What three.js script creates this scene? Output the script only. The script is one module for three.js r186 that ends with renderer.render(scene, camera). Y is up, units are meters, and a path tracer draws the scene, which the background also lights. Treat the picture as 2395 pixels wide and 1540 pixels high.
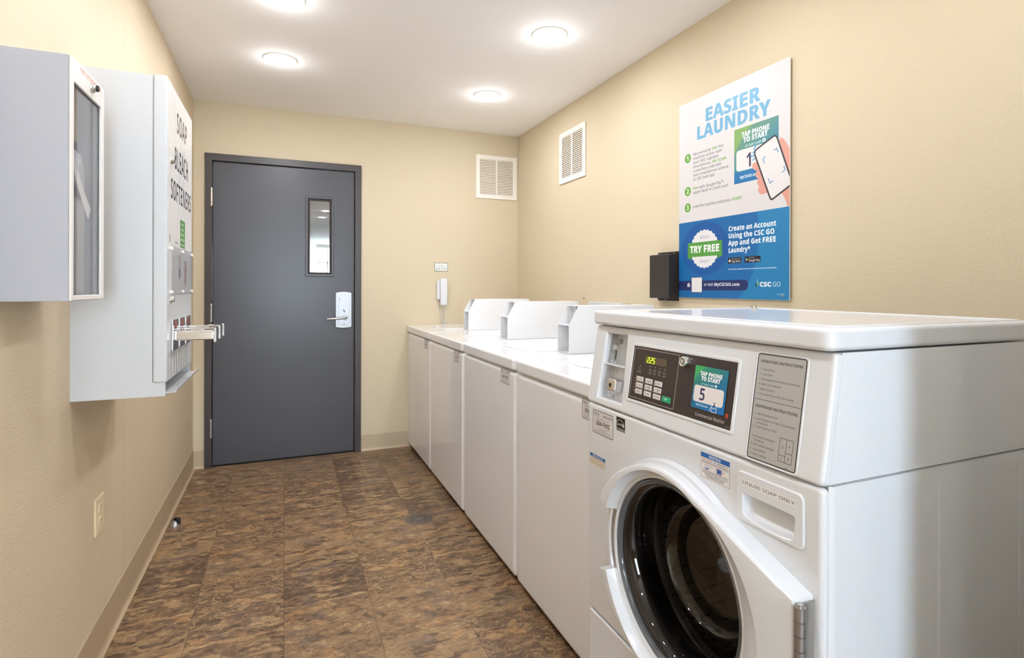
import * as THREE from 'three';
import { RoundedBoxGeometry } from 'three/addons/geometries/RoundedBoxGeometry.js';
import { mergeGeometries, toCreasedNormals } from 'three/addons/utils/BufferGeometryUtils.js';
import { RectAreaLightUniformsLib } from 'three/addons/lights/RectAreaLightUniformsLib.js';

// ───────── camera, sky, lamps, exposure ─────────
// World: x to the right, y up, the room runs towards -z from the camera. Metres.
const scene = new THREE.Scene();
const camera = new THREE.PerspectiveCamera(61.97, 2395 / 1540, 0.02, 60);
camera.rotation.order = 'YXZ';
camera.position.set(0, 1.195, 0);
camera.rotation.set(0, -0.3928, 0.0026);
camera.setViewOffset(2395, 1540, 0, 97.8, 2395, 1540);

const renderer = new THREE.WebGLRenderer({ antialias: true });
renderer.toneMapping = THREE.LinearToneMapping;
renderer.toneMappingExposure = 1.37;
renderer.shadowMap.enabled = true;
RectAreaLightUniformsLib.init();

scene.background = new THREE.Color(0.72, 0.85, 1.0);   // bright overcast sky, seen only through the windows
scene.backgroundIntensity = 24;

const LAMP_COLOR = new THREE.Color(0.95, 0.975, 1.05);
const LAMP_AREA = 127;        // downward glow of a ceiling lamp's lens
const LAMP_POINT = 0.05;     // sideways glow of its domed lens

// ───────── small helpers ─────────
const V3 = (x, y, z) => new THREE.Vector3(x, y, z);
let seed = 7;
const rnd = () => { seed = (seed * 1664525 + 1013904223) >>> 0; return seed / 4294967296; };
const taken = {};
function numbered(name) {
  if (!(name in taken)) { taken[name] = 0; return name; }
  taken[name]++;
  return name + '_' + String(taken[name]).padStart(3, '0');
}
function box(x0, x1, y0, y1, z0, z1) {
  const g = new THREE.BoxGeometry(Math.abs(x1 - x0), Math.abs(y1 - y0), Math.abs(z1 - z0));
  g.translate((x0 + x1) / 2, (y0 + y1) / 2, (z0 + z1) / 2);
  return g;
}
function rbox(x0, x1, y0, y1, z0, z1, r = 0.004, seg = 3) {
  const w = Math.abs(x1 - x0), h = Math.abs(y1 - y0), d = Math.abs(z1 - z0);
  const g = new RoundedBoxGeometry(w, h, d, seg, Math.min(r, w / 2.01, h / 2.01, d / 2.01));
  g.translate((x0 + x1) / 2, (y0 + y1) / 2, (z0 + z1) / 2);
  return g;
}
function cyl(r0, r1, h, seg = 32) { return new THREE.CylinderGeometry(r0, r1, h, seg); }
function merge(list) {
  return mergeGeometries(list.map((g) => {
    const n = g.index ? g.toNonIndexed() : g;
    for (const k of Object.keys(n.attributes)) if (!['position', 'normal', 'uv'].includes(k)) n.deleteAttribute(k);
    return n;
  }));
}
// uv in metres from position, by the dominant axis of the normal
function metric(g) {
  const n = g.index ? g.toNonIndexed() : g, p = n.attributes.position, q = n.attributes.normal, uv = new Float32Array(p.count * 2);
  for (let i = 0; i < p.count; i++) {
    const ax = Math.abs(q.getX(i)), ay = Math.abs(q.getY(i)), az = Math.abs(q.getZ(i));
    if (ax >= ay && ax >= az) { uv[2 * i] = p.getZ(i); uv[2 * i + 1] = p.getY(i); }
    else if (ay >= az) { uv[2 * i] = p.getX(i); uv[2 * i + 1] = p.getZ(i); }
    else { uv[2 * i] = p.getX(i); uv[2 * i + 1] = p.getY(i); }
  }
  n.setAttribute('uv', new THREE.BufferAttribute(uv, 2));
  return n;
}
function put(m) { m.castShadow = true; m.receiveShadow = true; return m; }
function part(name, geo, mat, parent) {
  const m = put(new THREE.Mesh(geo, mat)); m.name = numbered(name); parent.add(m); return m;
}
function thing(name, label, category, [x, y, z] = [0, 0, 0], group) {
  const o = new THREE.Group(); o.name = numbered(name); o.position.set(x, y, z); scene.add(o);
  o.userData = { label, category }; if (group) o.userData.group = group;
  return o;
}
function struct(name, geo, mat) {
  const o = geo ? put(new THREE.Mesh(geo, mat)) : new THREE.Group(); o.name = numbered(name); o.userData.kind = 'structure'; scene.add(o); return o;
}
function rrect(w, h, r, x = 0, y = 0, P = THREE.Shape) {      // rounded rectangle path with lower left corner x, y
  const s = new P(); r = Math.min(r, w / 2, h / 2);
  if (r < 0.0045) { s.moveTo(x, y); s.lineTo(x + w, y); s.lineTo(x + w, y + h); s.lineTo(x, y + h); return s; }   // too small to round: the bevel does it
  s.moveTo(x + r, y); s.absarc(x + w - r, y + r, r, -Math.PI / 2, 0); s.absarc(x + w - r, y + h - r, r, 0, Math.PI / 2);
  s.absarc(x + r, y + h - r, r, Math.PI / 2, Math.PI); s.absarc(x + r, y + r, r, Math.PI, 1.5 * Math.PI);
  return s;
}
// a shape drawn as seen (right, up), turned so that it faces -x: right becomes +z. front face at x = 0, body behind
function faceW(shape, depth, bevel = 0, seg = 2, curve = 24) {
  const g = new THREE.ExtrudeGeometry(shape, { depth: Math.max(depth - 2 * bevel, 0.0002), bevelEnabled: bevel > 0, bevelSize: bevel, bevelThickness: bevel, bevelOffset: -bevel, bevelSegments: seg, curveSegments: curve });
  g.translate(0, 0, -(depth - bevel));   // front at z = 0
  g.rotateY(-Math.PI / 2);
  return g;
}
// the same facing +x (left wall): right becomes -z
function faceE(shape, depth, bevel = 0, seg = 2, curve = 24) {
  const g = new THREE.ExtrudeGeometry(shape, { depth: Math.max(depth - 2 * bevel, 0.0002), bevelEnabled: bevel > 0, bevelSize: bevel, bevelThickness: bevel, bevelOffset: -bevel, bevelSegments: seg, curveSegments: curve });
  g.translate(0, 0, -(depth - bevel)); g.rotateY(Math.PI / 2);
  return g;
}
// facing +z (back wall)
function faceN(shape, depth, bevel = 0, seg = 2, curve = 24) {
  const g = new THREE.ExtrudeGeometry(shape, { depth: Math.max(depth - 2 * bevel, 0.0002), bevelEnabled: bevel > 0, bevelSize: bevel, bevelThickness: bevel, bevelOffset: -bevel, bevelSegments: seg, curveSegments: curve });
  g.translate(0, 0, -(depth - bevel)); return g;
}
const sheet = (w, h, t = 0.0006) => new THREE.BoxGeometry(w, h, t);     // a thin printed sheet facing +z, centred
const toW = (g) => g.rotateY(-Math.PI / 2), toE = (g) => g.rotateY(Math.PI / 2);

// ───────── textures ─────────
function noiseTable(s) { let t = s >>> 0; const a = new Float32Array(65536); for (let i = 0; i < 65536; i++) { t = (t * 1664525 + 1013904223) >>> 0; a[i] = t / 4294967296; } return a; }
function vnoise(tab, x, y, px, py) {        // periodic value noise
  const ix = Math.floor(x), iy = Math.floor(y), fx = x - ix, fy = y - iy, u = fx * fx * (3 - 2 * fx), v = fy * fy * (3 - 2 * fy);
  const X0 = ((ix % px) + px) % px, X1 = (X0 + 1) % px, Y0 = ((iy % py) + py) % py, Y1 = (Y0 + 1) % py;
  const h = (a, b) => tab[(a * 157 + b * 311 + ((a * b) & 255)) & 65535];
  const a = h(X0, Y0), b = h(X1, Y0), c = h(X0, Y1), d = h(X1, Y1);
  return (a + (b - a) * u) * (1 - v) + (c + (d - c) * u) * v;
}
function fbm(tab, x, y, px, py, oct, gain = 0.5) {
  let s = 0, a = 1, n = 0;
  for (let i = 0; i < oct; i++) { s += a * vnoise(tab, x + i * 17, y + i * 31, px, py); n += a; a *= gain; x *= 2; y *= 2; px *= 2; py *= 2; }
  return s / n;
}
function dataTex(n, fn, srgb, m = n) {
  const d = new Uint8Array(n * m * 4);
  for (let j = 0; j < m; j++) for (let i = 0; i < n; i++) { const c = fn(i / n, j / m); const k = (j * n + i) * 4; d[k] = c[0]; d[k + 1] = c[1]; d[k + 2] = c[2]; d[k + 3] = 255; }
  const t = new THREE.DataTexture(d, n, m); t.magFilter = THREE.LinearFilter; t.minFilter = THREE.LinearMipmapLinearFilter; t.generateMipmaps = true;
  t.wrapS = t.wrapT = THREE.RepeatWrapping; if (srgb) t.colorSpace = THREE.SRGBColorSpace; t.needsUpdate = true; return t;
}
function canvasTex(w, h, fn) {
  const c = document.createElement('canvas'); c.width = w; c.height = h; const x = c.getContext('2d'); fn(x, w, h);
  const t = new THREE.CanvasTexture(c); t.colorSpace = THREE.SRGBColorSpace; return t;
}
// text helper: w squeezes or stretches the line to that width
function txt(x, s, px, py, size, color, o = {}) {
  x.save(); x.fillStyle = color; x.font = (o.bold ? 'bold ' : '') + size + 'px ' + (o.font || 'sans-serif'); x.textBaseline = o.base || 'alphabetic';
  x.translate(px, py); if (o.rot) x.rotate(o.rot); const m = x.measureText(s).width; const k = o.w ? o.w / m : (o.k || 1); x.scale(k, 1);
  const al = o.align || 'left'; x.textAlign = 'left'; const dx = al === 'center' ? -m / 2 : al === 'right' ? -m : 0;
  if (o.stroke) { x.strokeStyle = o.stroke; x.lineWidth = o.lw || 1; x.strokeText(s, dx, 0); }
  x.fillText(s, dx, 0); if (o.heavy) { x.strokeStyle = color; x.lineWidth = o.heavy; x.lineJoin = 'miter'; x.strokeText(s, dx, 0); } x.restore();
}
function rr(x, a, b, w, h, r, fill, stroke, lw) {
  x.beginPath(); x.moveTo(a + r, b); x.arcTo(a + w, b, a + w, b + h, r); x.arcTo(a + w, b + h, a, b + h, r); x.arcTo(a, b + h, a, b, r); x.arcTo(a, b, a + w, b, r); x.closePath();
  if (fill) { x.fillStyle = fill; x.fill(); } if (stroke) { x.strokeStyle = stroke; x.lineWidth = lw || 1; x.stroke(); }
}

const tabA = noiseTable(11), tabB = noiseTable(29), tabC = noiseTable(53);
const orangePeel = dataTex(512, (u, v) => {
  const a = fbm(tabA, u * 64, v * 64, 64, 64, 2), b = vnoise(tabB, u * 24, v * 24, 24, 24);
  const k = Math.max(0, Math.min(255, 255 * (0.65 * a + 0.35 * b))); return [k, k, k];
});
orangePeel.repeat.set(2.6, 2.6);
// fabric-like fine ribbing of the wall covering on the left wall
const wallVinyl = dataTex(512, (u, v) => {
  const a = fbm(tabC, u * 30, v * 96, 30, 96, 2), b = fbm(tabA, u * 90, v * 90, 90, 90, 2);
  const k = Math.max(0, Math.min(255, 255 * (0.6 * a + 0.4 * b))); return [k, k, k];
});
wallVinyl.repeat.set(2.4, 2.4);

// ───────── materials ─────────
const col = (r, g, b) => new THREE.Color().setRGB(r / 255, g / 255, b / 255, THREE.SRGBColorSpace);
const std = (c, rough = 0.5, metal = 0, o = {}) => new THREE.MeshStandardMaterial({ color: c, roughness: rough, metalness: metal, ...o });
const phys = (c, rough, metal, o) => new THREE.MeshPhysicalMaterial({ color: c, roughness: rough, metalness: metal, ...o });
const M = {
  wall: std(col(216, 201, 172), 0.72, 0, { bumpMap: orangePeel, bumpScale: 0.00042 }),
  wallLeft: std(col(217, 199, 170), 0.68, 0, { bumpMap: wallVinyl, bumpScale: 0.0009 }),
  seam: std(col(150, 130, 100), 0.9),
  ceiling: std(col(254, 252, 250), 0.85, 0, { bumpMap: orangePeel, bumpScale: 0.0002 }),
  plainWall: std(col(225, 222, 216), 0.8),
  base: std(col(196, 178, 150), 0.5),
  baseLeft: std(col(188, 166, 136), 0.48),
  grout: std(col(58, 46, 38), 0.9),
  subfloor: std(col(120, 95, 72), 0.6),
  enamel: phys(col(226, 229, 234), 0.32, 0, { clearcoat: 0.7, clearcoatRoughness: 0.1 }),
  enamelBright: phys(col(243, 245, 248), 0.3, 0, { clearcoat: 0.75, clearcoatRoughness: 0.1 }),
  enamelGrey: phys(col(214, 215, 216), 0.4, 0, { clearcoat: 0.4, clearcoatRoughness: 0.2 }),
  plastic: phys(col(226, 229, 234), 0.32, 0, { clearcoat: 0.45, clearcoatRoughness: 0.16 }),
  sheetWhite: phys(col(211, 213, 215), 0.38, 0, { clearcoat: 0.3, clearcoatRoughness: 0.2 }),
  cabinetGrey: phys(col(180, 182, 191), 0.45, 0, { clearcoat: 0.15, clearcoatRoughness: 0.3 }),
  ivory: std(col(230, 228, 224), 0.4),
  ivoryPlate: std(col(238, 222, 186), 0.35),
  doorPaint: phys(col(66, 66, 72), 0.5, 0, { clearcoat: 0.5, clearcoatRoughness: 0.27 }),
  framePaint: phys(col(62, 55, 53), 0.42, 0, { clearcoat: 0.3, clearcoatRoughness: 0.3 }),
  gasketDark: std(col(52, 42, 38), 0.6),
  black: std(col(28, 26, 26), 0.45),
  rubber: std(col(30, 30, 32), 0.6),
  boxBrown: phys(col(50, 44, 41), 0.4, 0, { clearcoat: 0.2, clearcoatRoughness: 0.3 }),
  chrome: std(new THREE.Color(0.78, 0.79, 0.80), 0.08, 1),
  steel: std(new THREE.Color(0.62, 0.62, 0.62), 0.32, 1),
  satin: std(new THREE.Color(0.52, 0.53, 0.55), 0.42, 1),
  nickel: std(new THREE.Color(0.66, 0.62, 0.55), 0.35, 1),
  rimGrey: phys(col(96, 99, 104), 0.18, 0, { clearcoat: 0.6, clearcoatRoughness: 0.08 }),
  wire: std(col(150, 148, 145), 0.6, 0.2),
  hinge: std(new THREE.Color(0.42, 0.42, 0.43), 0.35, 0.9),
  meter: phys(col(240, 242, 244), 0.38, 0, { clearcoat: 0.3, clearcoatRoughness: 0.2 }),
  drum: std(new THREE.Color(0.30, 0.25, 0.21), 0.35, 1),
  zinc: std(new THREE.Color(0.58, 0.59, 0.59), 0.42, 0.7),
  vent: std(col(246, 241, 230), 0.45),
  ventDark: std(col(196, 176, 146), 0.8),
  trimWhite: std(col(250, 247, 240), 0.5),
  lens: std(new THREE.Color(0.9, 0.88, 0.84), 0.4, 0, { emissive: new THREE.Color(1.0, 0.93, 0.82), emissiveIntensity: 2.2 }),
  pane: phys(new THREE.Color(0.97, 0.98, 0.98), 0.02, 0, { transmission: 1, thickness: 0, ior: 1.5 }),
  acrylic: phys(new THREE.Color(0.94, 0.94, 0.95), 0.03, 0, { transmission: 1, thickness: 0, ior: 1.5 }),
  clear: phys(new THREE.Color(0.97, 0.98, 0.98), 0.12, 0, { transmission: 1, thickness: 0, ior: 1.5 }),
  washerGlass: phys(new THREE.Color(0.42, 0.39, 0.37), 0.02, 0, { transmission: 1, thickness: 0, ior: 1.55 }),
  red: std(col(190, 60, 50), 0.5),
  green: std(col(20, 160, 105), 0.4),
  button: std(col(214, 209, 205), 0.45),
  paper: std(col(228, 226, 222), 0.8),
  plate: phys(col(168, 166, 163), 0.45, 0, { clearcoat: 0.2, clearcoatRoughness: 0.3 }),
};
const print = (t, rough = 0.5, o = {}) => phys(new THREE.Color(1, 1, 1), rough, 0, { map: t, clearcoat: 0.25, clearcoatRoughness: 0.2, ...o });

// ───────── room shell ─────────
const XL = -0.552, XR = 1.7515, ZB = 4.106, H = 2.419, ZW = -3.0;      // ZB, ZW: distances ahead of and behind the camera
const zz = (Z) => -Z;

// floor: a slab and twelve-inch vinyl stone tiles laid in a grid
const floor = struct('floor', metric(box(XL - 0.15, XR + 0.15, -0.16, -0.0024, zz(ZB + 0.06), zz(ZW - 0.12))), M.grout);
struct('floor_passage', metric(box(XL - 0.15, XR + 0.15, -0.16, 0, zz(16.9), zz(ZB + 0.06))), M.subfloor);
const T = 0.3048, Z0 = 1.882, tileMats = [];
for (let v = 0; v < 6; v++) {
  const ta = noiseTable(101 + v * 7), tb = noiseTable(211 + v * 5), tc = noiseTable(307 + v * 3);
  const streak = [0.9, 0.35, 0.6, 1.0, 0.25, 0.75][v], tone = [0, 0.04, -0.02, 0.0, 0.06, 0.02][v];
  const stops = [[94, 73, 57], [122, 97, 73], [150, 121, 90], [168, 138, 102], [190, 160, 118]];
  const pal = [];
  for (let k = 0; k < 24; k++) pal.push(0.5 + (ta[k * 37] - 0.5) * 0.85);
  const t = dataTex(640, (u, w) => {
    const wx = (fbm(ta, u * 4, w * 4, 4, 4, 5, 0.55) - 0.5) * 1.9, wy = (fbm(tb, u * 4 + 5, w * 4, 4, 4, 5, 0.55) - 0.5) * 1.5;
    const sx = 4, sy = 9 + Math.round(8 * streak);
    const a = fbm(tc, u * sx + wx, w * sy + wy * 2.4, sx, sy, 6, 0.56);
    const b = fbm(ta, u * 12 + wy, w * 24 + wx * 2, 12, 24, 4, 0.62);
    // flaky slate layers: every layer has its own tone, its edge casts a fine dark line in the print
    const h = a * 12 + b * 1.3, n0 = Math.floor(h), f = h - n0, q = (x) => pal[((x % 24) + 24) % 24], e = Math.min(1, f * 7);
    const layer = q(n0 - 1) + (q(n0) - q(n0 - 1)) * e;
    let k = 0.48 + (layer - 0.5) * 0.66 + (a - 0.5) * 0.9 + (b - 0.5) * 1.0 + tone; k = Math.max(0, Math.min(0.9999, k)) * (stops.length - 1);
    const i = Math.min(Math.floor(k), stops.length - 2), g = k - i; const c = [0, 1, 2].map((n) => stops[i][n] + (stops[i + 1][n] - stops[i][n]) * g);
    // rust and slate-grey patches
    const o = fbm(tb, u * 3 + wx * 0.9, w * 5 + wy, 3, 5, 5, 0.6), pr = Math.max(0, Math.min(1, (o - 0.59) * 9)) * 0.5 * (layer > 0.46 ? 1 : 0.35);
    c[0] += (196 - c[0]) * pr; c[1] += (142 - c[1]) * pr; c[2] += (88 - c[2]) * pr;
    const m = fbm(tc, u * 3 + 9 + wy, w * 4 + wx, 3, 4, 4), pg = Math.max(0, Math.min(1, (m - 0.54) * 6)) * 0.45;
    c[0] += (112 - c[0]) * pg; c[1] += (98 - c[1]) * pg; c[2] += (92 - c[2]) * pg;
    const l = Math.max(0, 1 - f / 0.13) * Math.max(0, Math.min(1, (b - 0.40) * 6)) * (q(n0) > q(n0 - 1) ? 0.8 : 0.35);
    const grain = (vnoise(tb, u * 210, w * 210, 210, 210) - 0.5) * 14;
    return c.map((n) => Math.max(0, Math.min(255, n * (1 - l * 0.6) + grain)));
  }, true);
  const tr = t;
  tileMats.push(phys(new THREE.Color(0.84, 0.82, 0.80), 0.42, 0, { map: tr, bumpMap: tr, bumpScale: 0.0005, clearcoat: 0.12, clearcoatRoughness: 0.35 }));
}
const tileGeos = {};
function tileGeo(w, d, flip) {
  const key = w.toFixed(3) + d.toFixed(3) + flip;
  if (!tileGeos[key]) {
    const g = box(-w / 2, w / 2, -0.0023, 0, -d / 2, d / 2), uv = g.attributes.uv;
    if (flip) for (let i = 0; i < uv.count; i++) uv.setXY(i, 1 - uv.getX(i), 1 - uv.getY(i));
    tileGeos[key] = g;
  }
  return tileGeos[key];
}
const gap = 0.0009;
for (let i = -2; i <= 5; i++) for (let k = -17; k <= 7; k++) {
  const x0 = Math.max(i * T, XL), x1 = Math.min((i + 1) * T, XR), a = Math.max(Z0 + k * T, ZW), b = Math.min(Z0 + (k + 1) * T, ZB);
  if (x1 - x0 < 0.01 || b - a < 0.01) continue;
  const m = put(new THREE.Mesh(tileGeo(x1 - x0 - gap, b - a - gap, rnd() > 0.5 ? 1 : 0), tileMats[Math.floor(rnd() * 6)]));
  m.name = numbered('floor_tile'); m.position.set((x0 + x1) / 2, -0.0001, zz((a + b) / 2)); floor.add(m);
}

struct('ceiling', metric(box(XL - 0.15, XR + 0.15, H, H + 0.12, zz(ZB + 0.12), zz(ZW - 0.12))), M.ceiling);
// left wall: two sheets of wall covering meeting in a fine seam
const wallLeft = struct('wall_left', metric(box(XL - 0.15, XL - 0.0012, 0, H, zz(ZB + 0.12), zz(ZW - 0.12))), M.seam);
part('wall_covering', metric(box(XL - 0.0012, XL, 0, H, zz(ZB), zz(2.4408))), M.wallLeft, wallLeft);
part('wall_covering', metric(box(XL - 0.0012, XL, 0, H, zz(2.4392), zz(ZW))), M.wallLeft, wallLeft);
struct('wall_right', metric(box(XR, XR + 0.15, 0, H, zz(ZB + 0.12), zz(ZW - 0.12))), M.wall);
{ // back wall with the door opening
  const s = new THREE.Shape(); s.moveTo(XL, 0); s.lineTo(-0.4775, 0); s.lineTo(-0.4775, 2.066); s.lineTo(0.503, 2.066); s.lineTo(0.503, 0); s.lineTo(XR, 0); s.lineTo(XR, H); s.lineTo(XL, H);
  const g = faceN(s, 0.12); g.translate(0, 0, zz(ZB)); struct('wall_back', metric(g), M.wall);
}
// wall beside the entrance, behind and to the right of the camera
struct('wall_entrance', metric(box(0.878, XR, 0, H, zz(0.30), zz(0.18))), std(col(192, 193, 189), 0.7));
{ // far wall behind the camera with its window
  const s = new THREE.Shape(); s.moveTo(XL, 0); s.lineTo(XR, 0); s.lineTo(XR, H); s.lineTo(XL, H);
  const h = new THREE.Path(); h.moveTo(-0.2, 0.5); h.lineTo(0.6, 0.5); h.lineTo(0.6, 2.1); h.lineTo(-0.2, 2.1); s.holes.push(h);
  const g = faceN(s, 0.12); g.translate(0, 0, zz(ZW - 0.12)); struct('wall_front', metric(g), M.wall);
  const w = struct('window_1'); w.position.set(0.2, 0.5, zz(ZW - 0.06));
  part('window_frame', merge([box(-0.4, -0.36, 0, 1.6, -0.03, 0.03), box(0.36, 0.4, 0, 1.6, -0.03, 0.03), box(-0.36, 0.36, 0, 0.04, -0.03, 0.03), box(-0.36, 0.36, 1.56, 1.6, -0.03, 0.03), box(-0.36, 0.36, 0.78, 0.81, -0.025, 0.025)]), M.trimWhite, w);
  part('pane', box(-0.36, 0.36, 0.04, 0.78, -0.001, 0.001), M.pane, w);
  part('pane', box(-0.36, 0.36, 0.81, 1.56, -0.001, 0.001), M.pane, w);
}
// passage behind the grey door
struct('wall_passage_left', box(XL - 0.15, XL, 0, H, zz(16.9), zz(ZB + 0.12)), M.plainWall);
struct('wall_passage_right', box(XR, XR + 0.15, 0, H, zz(16.9), zz(ZB + 0.12)), M.plainWall);
struct('ceiling_passage', box(XL - 0.15, XR + 0.15, H, H + 0.12, zz(16.9), zz(ZB + 0.12)), M.plainWall);
{
  const s = new THREE.Shape(); s.moveTo(XL, 0); s.lineTo(XR, 0); s.lineTo(XR, H); s.lineTo(XL, H);
  const h = new THREE.Path(); h.moveTo(0.80, 0.6); h.lineTo(1.50, 0.6); h.lineTo(1.50, 2.36); h.lineTo(0.80, 2.36); s.holes.push(h);
  const g = faceN(s, 0.12); g.translate(0, 0, zz(16.78)); struct('wall_passage_end', g, M.plainWall);
  const w = struct('window_2'); w.position.set(1.15, 0.6, zz(16.84));
  part('window_frame', merge([box(-0.35, -0.32, 0, 1.76, -0.03, 0.03), box(0.32, 0.35, 0, 1.76, -0.03, 0.03), box(-0.32, 0.32, 0, 0.04, -0.03, 0.03), box(-0.32, 0.32, 1.72, 1.76, -0.03, 0.03), box(-0.02, 0.01, 0.04, 1.72, -0.02, 0.02), box(-0.32, 0.32, 1.28, 1.31, -0.02, 0.02)]), M.trimWhite, w);
  part('pane', box(-0.32, -0.02, 0.04, 1.28, -0.001, 0.001), M.pane, w); part('pane', box(0.01, 0.32, 0.04, 1.28, -0.001, 0.001), M.pane, w); part('pane', box(-0.32, 0.32, 1.31, 1.72, -0.001, 0.001), M.pane, w);
}
// vinyl cove base
function cove(len, h) {     // runs along +z from 0, wall at x = 0, room at +x
  const s = new THREE.Shape(); s.moveTo(0, 0.0005); s.lineTo(0.016, 0.0005); s.quadraticCurveTo(0.0055, 0.003, 0.004, 0.02); s.lineTo(0.0035, h - 0.003); s.quadraticCurveTo(0.003, h, 0, h);
  return new THREE.ExtrudeGeometry(s, { depth: len, bevelEnabled: false, curveSegments: 6 });
}
{
  let g = cove(ZB + 0.15, 0.13); g.translate(XL, 0, zz(ZB)); struct('baseboard_left', g, M.baseLeft);
  const a = cove(0.066, 0.117); a.rotateY(-Math.PI / 2); a.translate(XL + 0.066, 0, zz(ZB)); // room towards +z
  const b = cove(XR - 0.515, 0.117); b.rotateY(-Math.PI / 2); b.translate(XR, 0, zz(ZB));
  struct('baseboard_back', merge([a, b]), M.base);
  const c = cove(ZB - 0.31, 0.117); c.rotateY(Math.PI); c.translate(XR, 0, zz(0.31)); struct('baseboard_right', c, M.base);
}

// ───────── door_1: grey steel door with a narrow wired-glass window ─────────
{
  const d = struct('door_1'); d.position.set(0.0125, 0, zz(ZB)); const ox = -0.0125;
  const fr = new THREE.Shape(); fr.moveTo(-0.4861, 0.0005); fr.lineTo(-0.4861, 2.0745); fr.lineTo(0.5118, 2.0745); fr.lineTo(0.5118, 0.0005); fr.lineTo(0.4672, 0.0005); fr.lineTo(0.4672, 2.0275); fr.lineTo(-0.4440, 2.0275); fr.lineTo(-0.4440, 0.0005);
  const fg = faceN(fr, 0.018, 0.002, 2); fg.translate(ox, 0, 0.016);
  const stop = merge([box(-0.4775, -0.4402, 0.001, 2.066, -0.10, -0.051), box(0.4634, 0.503, 0.001, 2.066, -0.10, -0.051), box(-0.4402, 0.4634, 2.0237, 2.066, -0.10, -0.051), box(-0.4775, -0.4445, 0.001, 2.066, -0.051, -0.001), box(0.4677, 0.503, 0.001, 2.066, -0.051, -0.001), box(-0.4445, 0.4677, 2.028, 2.066, -0.051, -0.001)]);
  stop.translate(ox, 0, 0);
  part('door_frame', merge([fg, stop]), M.framePaint, d);
  const leaf = new THREE.Shape(); leaf.moveTo(-0.4398, 0.010); leaf.lineTo(0.4630, 0.010); leaf.lineTo(0.4630, 2.0232); leaf.lineTo(-0.4398, 2.0232);
  const hole = new THREE.Path(); hole.moveTo(0.148, 1.283); hole.lineTo(0.3065, 1.283); hole.lineTo(0.3065, 1.816); hole.lineTo(0.148, 1.816); leaf.holes.push(hole);
  const lg = faceN(leaf, 0.045, 0.0012, 1); lg.translate(ox, 0, -0.003); part('door_leaf', lg, M.doorPaint, d);
  const lf = rrect(0.190, 0.5645, 0.003, 0.1325, 1.2675); lf.holes.push(rrect(0.156, 0.5305, 0.002, 0.1495, 1.2845, THREE.Path));
  const lfg = faceN(lf, 0.012, 0.003, 2); lfg.translate(ox, 0, 0.006); part('glazing_frame', lfg, M.doorPaint, d);
  const gk = rrect(0.156, 0.5305, 0.002, 0.1495, 1.2845); gk.holes.push(rrect(0.131, 0.5055, 0.001, 0.1622, 1.297, THREE.Path));
  const gkg = faceN(gk, 0.014, 0.002, 1); gkg.translate(ox, 0, -0.001); part('glazing_gasket', gkg, M.gasketDark, d);
  part('glass_pane', box(0.1495 + ox, 0.3055 + ox, 1.2845, 1.815, -0.024, -0.018), M.pane, d);
  // diamond wire inside the glass
  const wires = []; const x0 = 0.1497, x1 = 0.3052, y0 = 1.285, y1 = 1.8145, st = 0.0135;
  for (const sgn of [1, -1]) for (let c = -30; c < 90; c++) {
    let ax, ay, bx, by; const off = c * st;                       // y = y0 + off + sgn * (x - x0)
    ax = x0; ay = y0 + off; bx = x1; by = y0 + off + sgn * (x1 - x0);
    const clip = (px, py, qx, qy) => { if (py < y0) { px += (y0 - py) / (qy - py) * (qx - px); py = y0; } if (py > y1) { px += (y1 - py) / (qy - py) * (qx - px); py = y1; } return [px, py]; };
    if ((ay < y0 && by < y0) || (ay > y1 && by > y1)) continue;
    const [ax2, ay2] = clip(ax, ay, bx, by), [bx2, by2] = clip(bx, by, ax, ay); const L = Math.hypot(bx2 - ax2, by2 - ay2); if (L < 0.004) continue;
    const g = new THREE.BoxGeometry(L, 0.0004, 0.0004); g.rotateZ(Math.atan2(by2 - ay2, bx2 - ax2)); g.translate((ax2 + bx2) / 2 + ox, (ay2 + by2) / 2, -0.0165); wires.push(g);
  }
  part('wire_mesh', merge(wires), M.wire, d).userData.kind = 'stuff';
  for (const y of [1.785, 1.0195, 0.258]) {
    const g = [];
    for (const [a, b] of [[-0.058, -0.036], [-0.034, 0.034], [0.036, 0.058]]) { const c = cyl(0.0075, 0.0075, b - a, 20); c.translate(-0.4467 + ox, y + (a + b) / 2, 0.0205); g.push(c); }
    for (const s of [-1, 1]) { const c = cyl(0.005, 0.0065, 0.004, 16); if (s < 0) c.rotateX(Math.PI); c.translate(-0.4467 + ox, y + s * 0.06, 0.0205); g.push(c); }
    part('hinge', merge(g), y > 1.5 ? M.nickel : M.satin, d);
  }
  // lock escutcheon, lever, thumb turn
  const esc = (cx, w, y0, y1, rise) => { const s = new THREE.Shape(); s.moveTo(cx - w / 2, y0 + rise); s.quadraticCurveTo(cx - w / 2, y0 + rise * 0.35, cx - w / 2 + 0.012, y0 + rise * 0.3); s.quadraticCurveTo(cx, y0 - rise * 0.3, cx + w / 2 - 0.012, y0 + rise * 0.3); s.quadraticCurveTo(cx + w / 2, y0 + rise * 0.35, cx + w / 2, y0 + rise); s.lineTo(cx + w / 2, y1 - rise); s.quadraticCurveTo(cx + w / 2, y1 - rise * 0.35, cx + w / 2 - 0.012, y1 - rise * 0.3); s.quadraticCurveTo(cx, y1 + rise * 0.3, cx - w / 2 + 0.012, y1 - rise * 0.3); s.quadraticCurveTo(cx - w / 2, y1 - rise * 0.35, cx - w / 2, y1 - rise); return s; };
  let g = faceN(esc(0.3905, 0.113, 0.8975, 1.160, 0.016), 0.012, 0.004, 3); g.translate(ox, 0, 0.009);
  const lock = part('lock_plate', g, M.satin, d);
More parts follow.
